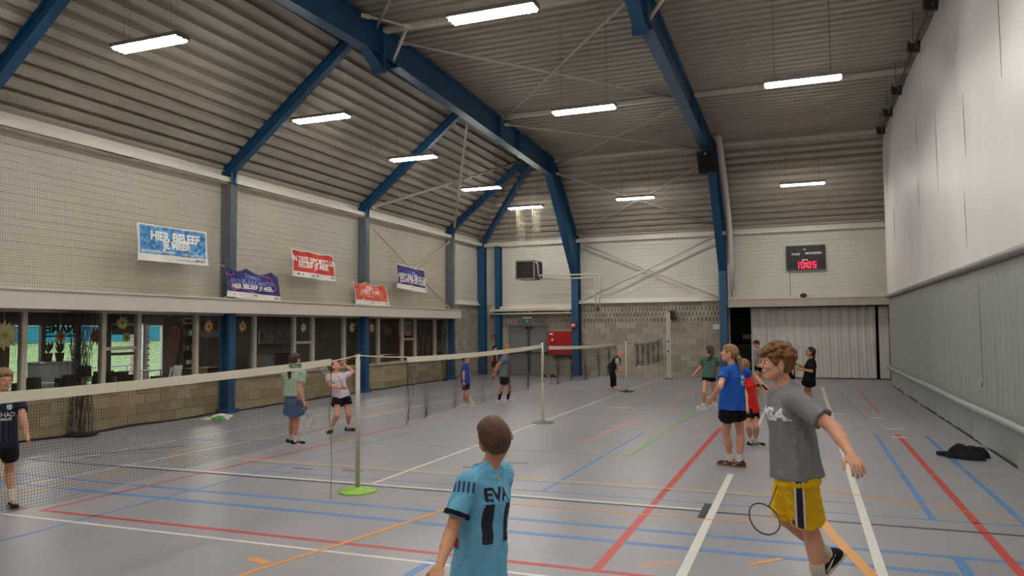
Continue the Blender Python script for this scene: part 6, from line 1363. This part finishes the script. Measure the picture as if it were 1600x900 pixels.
a = hand(Q, 'L')+unit(cf)*.03; racket(a, reach(a, 504, 580.5, .58, False)+unit(cf)*.2, (0, 1, .6), 'white racket held behind the head of the child in the white T-shirt', fr='#d8d5cf')

Q = person(POSE['blueboy'], 'small boy in a royal blue polo standing in profile beyond the second net', dict(h=.007, skin=FAIR2, hair=('short', 'black', '#1f1916'), curlR=.4, curlL=1.0, watch='R',
    shirt=dict(n='royal', c='#1f4aa8', hem=.02, ease=.014, collar=('royal_light', '#5b7cc4')), bottom=dict(kind='shorts', n='darknavy', c='#15171f', len=.50, ease=.012), sock=('white', '#c7bdb4', .05), shoe=('white', '#d5d0c6', 'white', '#d8d4cc', 'grey', '#a9a49c')), PLAY)
a = hand(Q, 'R'); racket(a, reach(a, 737, 626, .45), (1, -.2, 0), 'racket hanging beside the small boy in royal blue', fr='#8f8f94')

Q = person(POSE['greytee'], 'boy in a grey T-shirt and black shorts leaning forward with arms stretched back', dict(h=.007, skin=FAIR2, hair=('short', 'darkblond', '#8f6c45'), curlL=.9, curlR=.9, watch='R',
    shirt=dict(n='heather', c='#6f7c82', hem=.02, ease=.018), bottom=dict(kind='shorts', n='black', c='#111115', len=.55, ease=.024), sock=('black', '#1a181a', .13), shoe=('white', '#d5d0c6', 'white', '#d8d4cc', 'grey', '#a9a49c')), PLAY)
a = hand(Q, 'L'); racket(a, reach(a, 761, 613, .5), (.2, -1, .1), 'racket held low behind the boy in the grey T-shirt', fr='#a8a8aa')

Q = person(POSE['red2'], 'small child in dark red standing in the far left corner by the blue columns', dict(h=.009, skin=FAIR2, hair=('short', 'black', '#1f1916'),
    shirt=dict(n='maroon', c='#6f2428', hem=.02), bottom=dict(kind='shorts', n='brown', c='#4a3a30', len=.9, ease=.014), shoe=('black', '#161618', 'grey', '#8d8882', 'white', '#c9c6c0')), PLAY)

Q = person(POSE['black'], 'blond child in a black tracksuit stooping forward by the far block wall', dict(h=.008, skin=FAIR2, hair=('short', 'blond', '#c9a878'), curlL=.6, curlR=.6, nape=-.05,
    shirt=dict(n='black', c='#141217', hem=.05, ease=.020, sleeve=.0), bottom=dict(kind='long', n='black', c='#111115', len=1.9, ease=.012), sock=('black', '#1a181a', .05), shoe=('pinkwhite', '#d9c7c4', 'coral', '#b8564f', 'coral', '#b8564f')), PLAY)
K = SDF(np.minimum.reduce([Q['g'][k] for k in ('shL', 'shR', 'elL', 'elR')])-.12, np.maximum.reduce([Q['g'][k] for k in ('shL', 'shR', 'elL', 'elR')])+.12, .007)
for q in 'LR': sh, el = Q['g']['sh'+q], Q['g']['el'+q]; K.cone(sh, sh+(el-sh)*.55, .054, .054, 0, caps=(None, 1))
K.noise(.003, 26, 4); K.mesh('white_sleeves', clothmat('white', '#d8d6d2'), Q['T'], 1)

Q = person(POSE['greengirl'], 'girl in a dark green T-shirt with a long brown ponytail, seen from behind', dict(h=.007, skin=FAIR2, hair=('long', 'brown', '#4a3425'), nape=-.07, curlL=1.0, curlR=.5,
    shirt=dict(n='bottlegreen', c='#4f6b61', hem=.03, ease=.020, sleeve=.6), bottom=dict(kind='shorts', n='black', c='#111115', len=.22, ease=.006), sock=('white', '#cfcac4', .04), shoe=('white', '#d5d0c6', 'white', '#d8d4cc', 'grey', '#a9a49c'),
    tail=[(0, -.095, .02, .028), (-.02, -.15, .0, .036), (-.05, -.16, -.08, .034), (-.09, -.13, -.17, .030), (-.10, -.10, -.24, .012)]), PLAY)

Q = person(POSE['bluegirl'], 'girl in a bright blue T-shirt and black shorts, one arm stretched out', dict(h=.005, skin=FAIR2, hair=('long', 'darkblond_b', '#95724e'), nape=-.07, curlL=.7, curlR=1.3, mouth=.002, leg=1.04,
    shirt=dict(n='brightblue', c='#2156b0', hem=.06, fold=.004, ease=.032, sleeve=.5), bottom=dict(kind='shorts', n='black', c='#111115', len=.42, ease=.026, flare=.02), sock=('white', '#d3cbc4', .045), shoe=('brown', '#4b2f27', 'gum', '#7d6547', 'sand', '#c2ab8c'),
    tail=[(0, -.095, -.01, .030), (.0, -.122, -.05, .030), (.010, -.14, -.10, .024), (.0, -.155, -.14, .018), (.010, -.165, -.18, .023), (.0, -.17, -.22, .016), (.008, -.175, -.26, .019), (.005, -.175, -.31, .008)], tailname='braid'), PLAY)
chest_text(Q, 'N', .10, PW, .02, .70, back=True, bold=.001, rot=1); chest_text(Q, 'SPORT', .030, PW, .02, .60, back=True); chest_text(Q, 'CLUB', .026, PW, .02, .54, back=True)
a = hand(Q, 'R'); racket(a, a+unit(np.array([.5, .6, -.55]))*.42, (0, 1, 0), 'racket in the stretched hand of the girl in the bright blue T-shirt', fr='#7f8288')

Q = person(POSE['redboy'], 'child in a red T-shirt and black shorts half hidden behind the girl in bright blue', dict(h=.006, skin=FAIR2, hair=('short', 'darkblond', '#8f6c45'), curlL=.5, curlR=.5,
    shirt=dict(n='scarlet', c='#d22b25', hem=.10, ease=.022, sleeve=.6), bottom=dict(kind='shorts', n='black', c='#111115', len=.50, ease=.022, flare=.02), sock=('white', '#dcd8d2', .06), shoe=('ink', '#171a24', 'white', '#cfccc6', 'white', '#dedbd5')), PLAY)

Q = person(POSE['yellow'], 'teenage boy with curly hair, grey T-shirt and yellow shorts walking in the foreground', dict(h=.0042, skin=FAIR, hair=('curly', 'gingerbrown', '#7b532c'), nape=-.055, curlL=.55, curlR=1.25, mouth=.0045, wd=1.04, arm=1.08, leg=1.04, hairline=(.8, -.62, .030), eye=('iris_blue', '#4c6170'),
    shirt=dict(n='melange', c='#7c7d7e', hem=.07, fold=.0060, freq=58, ease=.022, srad=.060, sleeve=.68, sc=60, var=.06, res=1.0), bottom=dict(kind='shorts', n='yellow', c='#f0bd12', len=.88, ease=.020, flare=.028, fold=.005, rough=.55, var=.05), sock=('cream', '#cfc5b2', .09), shoe=('navyblack', '#191a22', 'cream', '#cfcbb0', 'white', '#cfcbb0')), PLAY)
chest_text(Q, 'NBA', .108, PW, .055, .67, bold=.004); g = Q['g']
wrapmesh(Q['shorts'], flatshape([[(x0, -.36), (x1, -.36), (x1, .12), (x0, .12)] for x0, x1 in ((-.030, -.018), (.018, .030))]), g['hpL']+Q['FH']*.015, -Q['FH'], unit(g['hpL']-g['knL']), PW, 'white_stripe', Q['T'], off=.008)
wrapmesh(Q['shorts'], flatshape([[(-.018, -.36), (.018, -.36), (.018, .12), (-.018, .12)]]), g['hpL']+Q['FH']*.015, -Q['FH'], unit(g['hpL']-g['knL']), mat('stripe_purple', '#221a30', .7, .1, 30), 'dark_stripe', Q['T'], off=.008)
o_ = g['hpL']+(g['knL']-g['hpL'])*.78; n_ = unit(Q['latH']*.65+Q['FH']*.76); r_ = unit(np.cross(unit(g['hpL']-g['knL']), n_))
wrapmesh(Q['shorts'], flatshape([[(-.036, -.018), (.036, -.018), (.036, .018), (-.036, .018)]]), o_+r_*.01, r_, unit(g['hpL']-g['knL']), mat('patch_black', '#17171a', .7, .1, 30), 'hem_patch', Q['T'], off=.0035)
wrapmesh(Q['shorts'], text_mesh('NBA', .024, 0, .0006), o_+r_*.01, r_, unit(g['hpL']-g['knL']), mat('print_olive', '#a08a3a', .7, .1, 30), 'patch_text', Q['T'], off=.0045)
n_ = unit(Q['latS']*.6+Q['FS']*.8); r_ = unit(np.cross(Q['up'], n_)); o_ = Q['pel']-Q['up']*.03+n_*.1
wrapmesh(Q['shirt'], flatshape([[(-.028, -.016), (.028, -.016), (.028, -.012), (-.028, -.012)], [(-.028, .012), (.028, .012), (.028, .016), (-.028, .016)], [(-.028, -.012), (-.024, -.012), (-.024, .012), (-.028, .012)], [(.024, -.012), (.028, -.012), (.028, .012), (.024, .012)]]), o_, r_, Q['up'], mat('print_palegrey', '#9b9a98', .7, .1, 30), 'hem_print', Q['T'])
wrapmesh(Q['shirt'], text_mesh('GAME', .016, 0, .0004), o_, r_, Q['up'], MATS['print_palegrey'], 'hem_text', Q['T'])
a = hand(Q, 'R'); racket(a, reach(a, 1194, 811, .5), (.2, -1, .2), 'racket with a dark purple frame behind the yellow shorts', fr='#3b3448')

Q = person(POSE['lightblue'], 'boy in a light blue football shirt seen from behind in the foreground', dict(h=.0038, skin=('sunny', '#c58e6e'), hair=('short', 'chestnut', '#5c3f29'), nape=-.066, curlL=.45, curlR=.4, wd=1.0,
    shirt=dict(n='skyblue', c='#6fb3d8', hem=.16, fold=.0060, freq=55, ease=.034, srad=.058, sleeve=.66, flare=1.2, var=.04, res=1.1, collar=('skyblue_b', '#63a5cb'), cuff=('inkblue', '#161b2a')), bottom=dict(kind='shorts', n='black', c='#111115', len=.6, ease=.02), sock=('white', '#dcd8d2', .08), shoe=('black', '#161618', 'grey', '#8d8882', 'white', '#c9c6c0')), PLAY)
INK = mat('ink_print', '#141a2b', .7, .1, 30); g = Q['g']
chest_text(Q, 'EVA', .085, INK, -.035, .76, back=True, bold=.003); chest_text(Q, '11', .24, INK, -.03, .48, back=True, bold=.012)
n_ = unit(Q['latS']*.75+Q['up']*.45-Q['FS']*.35); r_ = unit(np.cross(Q['up'], n_))
wrapmesh(Q['shirt'], flatshape([[(x-.0055, -.026), (x+.0055, -.026), (x+.0055, .026), (x-.0055, .026)] for x in (-.046, -.023, 0, .023, .046)]), g['shL']+(g['elL']-g['shL'])*.10, r_, unit(g['shL']-g['elL']), mat('stripe_slate', '#24405c', .7, .1, 30), 'shoulder_stripes', Q['T'])
n_ = -Q['FS']; r_ = np.cross(Q['up'], n_); wrapmesh(Q['shirt'], flatshape([[(-.009, -.01), (.009, -.01), (.009, .011), (-.009, .011)]]), Q['nek']-Q['up']*.045, r_, Q['up'], mat('crest_gold', '#b9a25a', .6, .1, 30), 'neck_crest', Q['T'])
n_ = unit(Q['latS']*.9+Q['FS']*.4); r_ = unit(np.cross(Q['up'], n_)); wrapmesh(Q['shirt'], flatshape([[(-.03, -.05), (.03, -.05), (.03, .0), (-.03, .0)]]), Q['pel']+Q['up']*.17, r_, Q['up'], mat('patch_crimson', '#8f1730', .7, .1, 30), 'side_patch', Q['T'])
wrapmesh(Q['shirt'], flatshape([[(-.03, .0), (.03, .0), (.03, .03), (-.03, .03)]]), Q['pel']+Q['up']*.17, r_, Q['up'], MATS['crest_gold'], 'side_patch', Q['T'])

Q = person(POSE['curtainkid'], 'boy in a grey T-shirt standing before the stage curtain with hands in front', dict(h=.008, skin=FAIR2, hair=('short', 'brown', '#4a3425'), curlL=.9, curlR=.9,
    shirt=dict(n='heather_b', c='#8b8a84', hem=.0), bottom=dict(kind='shorts', n='black', c='#111115', len=.42, ease=.02), sock=('black', '#1a181a', .05), shoe=('neon', '#b3b53a', 'neon', '#b9bb45', 'neon', '#b3b53a')), PLAY)
Q = person(POSE['blackgirl'], 'dark-haired girl all in black looking up, racket raised before the stage curtain', dict(h=.007, skin=TAN, hair=('long', 'black_b', '#1d1613'), nape=-.07, curlL=.9, curlR=1.2, mouth=.002,
    shirt=dict(n='black', c='#141217', hem=.09, ease=.024, sleeve=.85), bottom=dict(kind='skirt', n='black', c='#111115', len=.17, flare=.02), sock=('white', '#dcd8d2', .05), shoe=('white', '#d5d0c6', 'white', '#d8d4cc', 'grey', '#a9a49c'),
    tail=[(0, -.10, -.02, .022), (.0, -.125, -.06, .024), (.0, -.12, -.16, .020), (.0, -.10, -.24, .010)], band=('band_grey', '#9a9a9a')), PLAY)
a = hand(Q, 'R'); racket(a, reach(a, 1250.5, 529, .5), (1, -.2, 0), 'white racket raised by the dark-haired girl in black', fr='#c9c8c4')
Q = person(POSE['hidden'], 'child mostly hidden behind the curly-haired boy, only the top of the hair showing', dict(h=.009, skin=FAIR2, hair=('short', 'brown', '#4a3425'),
    shirt=dict(n='maroon', c='#6f2428', hem=.02), bottom=dict(kind='shorts', n='black', c='#111115', len=.5), shoe=('black', '#161618', 'grey', '#8d8882', 'white', '#c9c6c0')), PLAY)
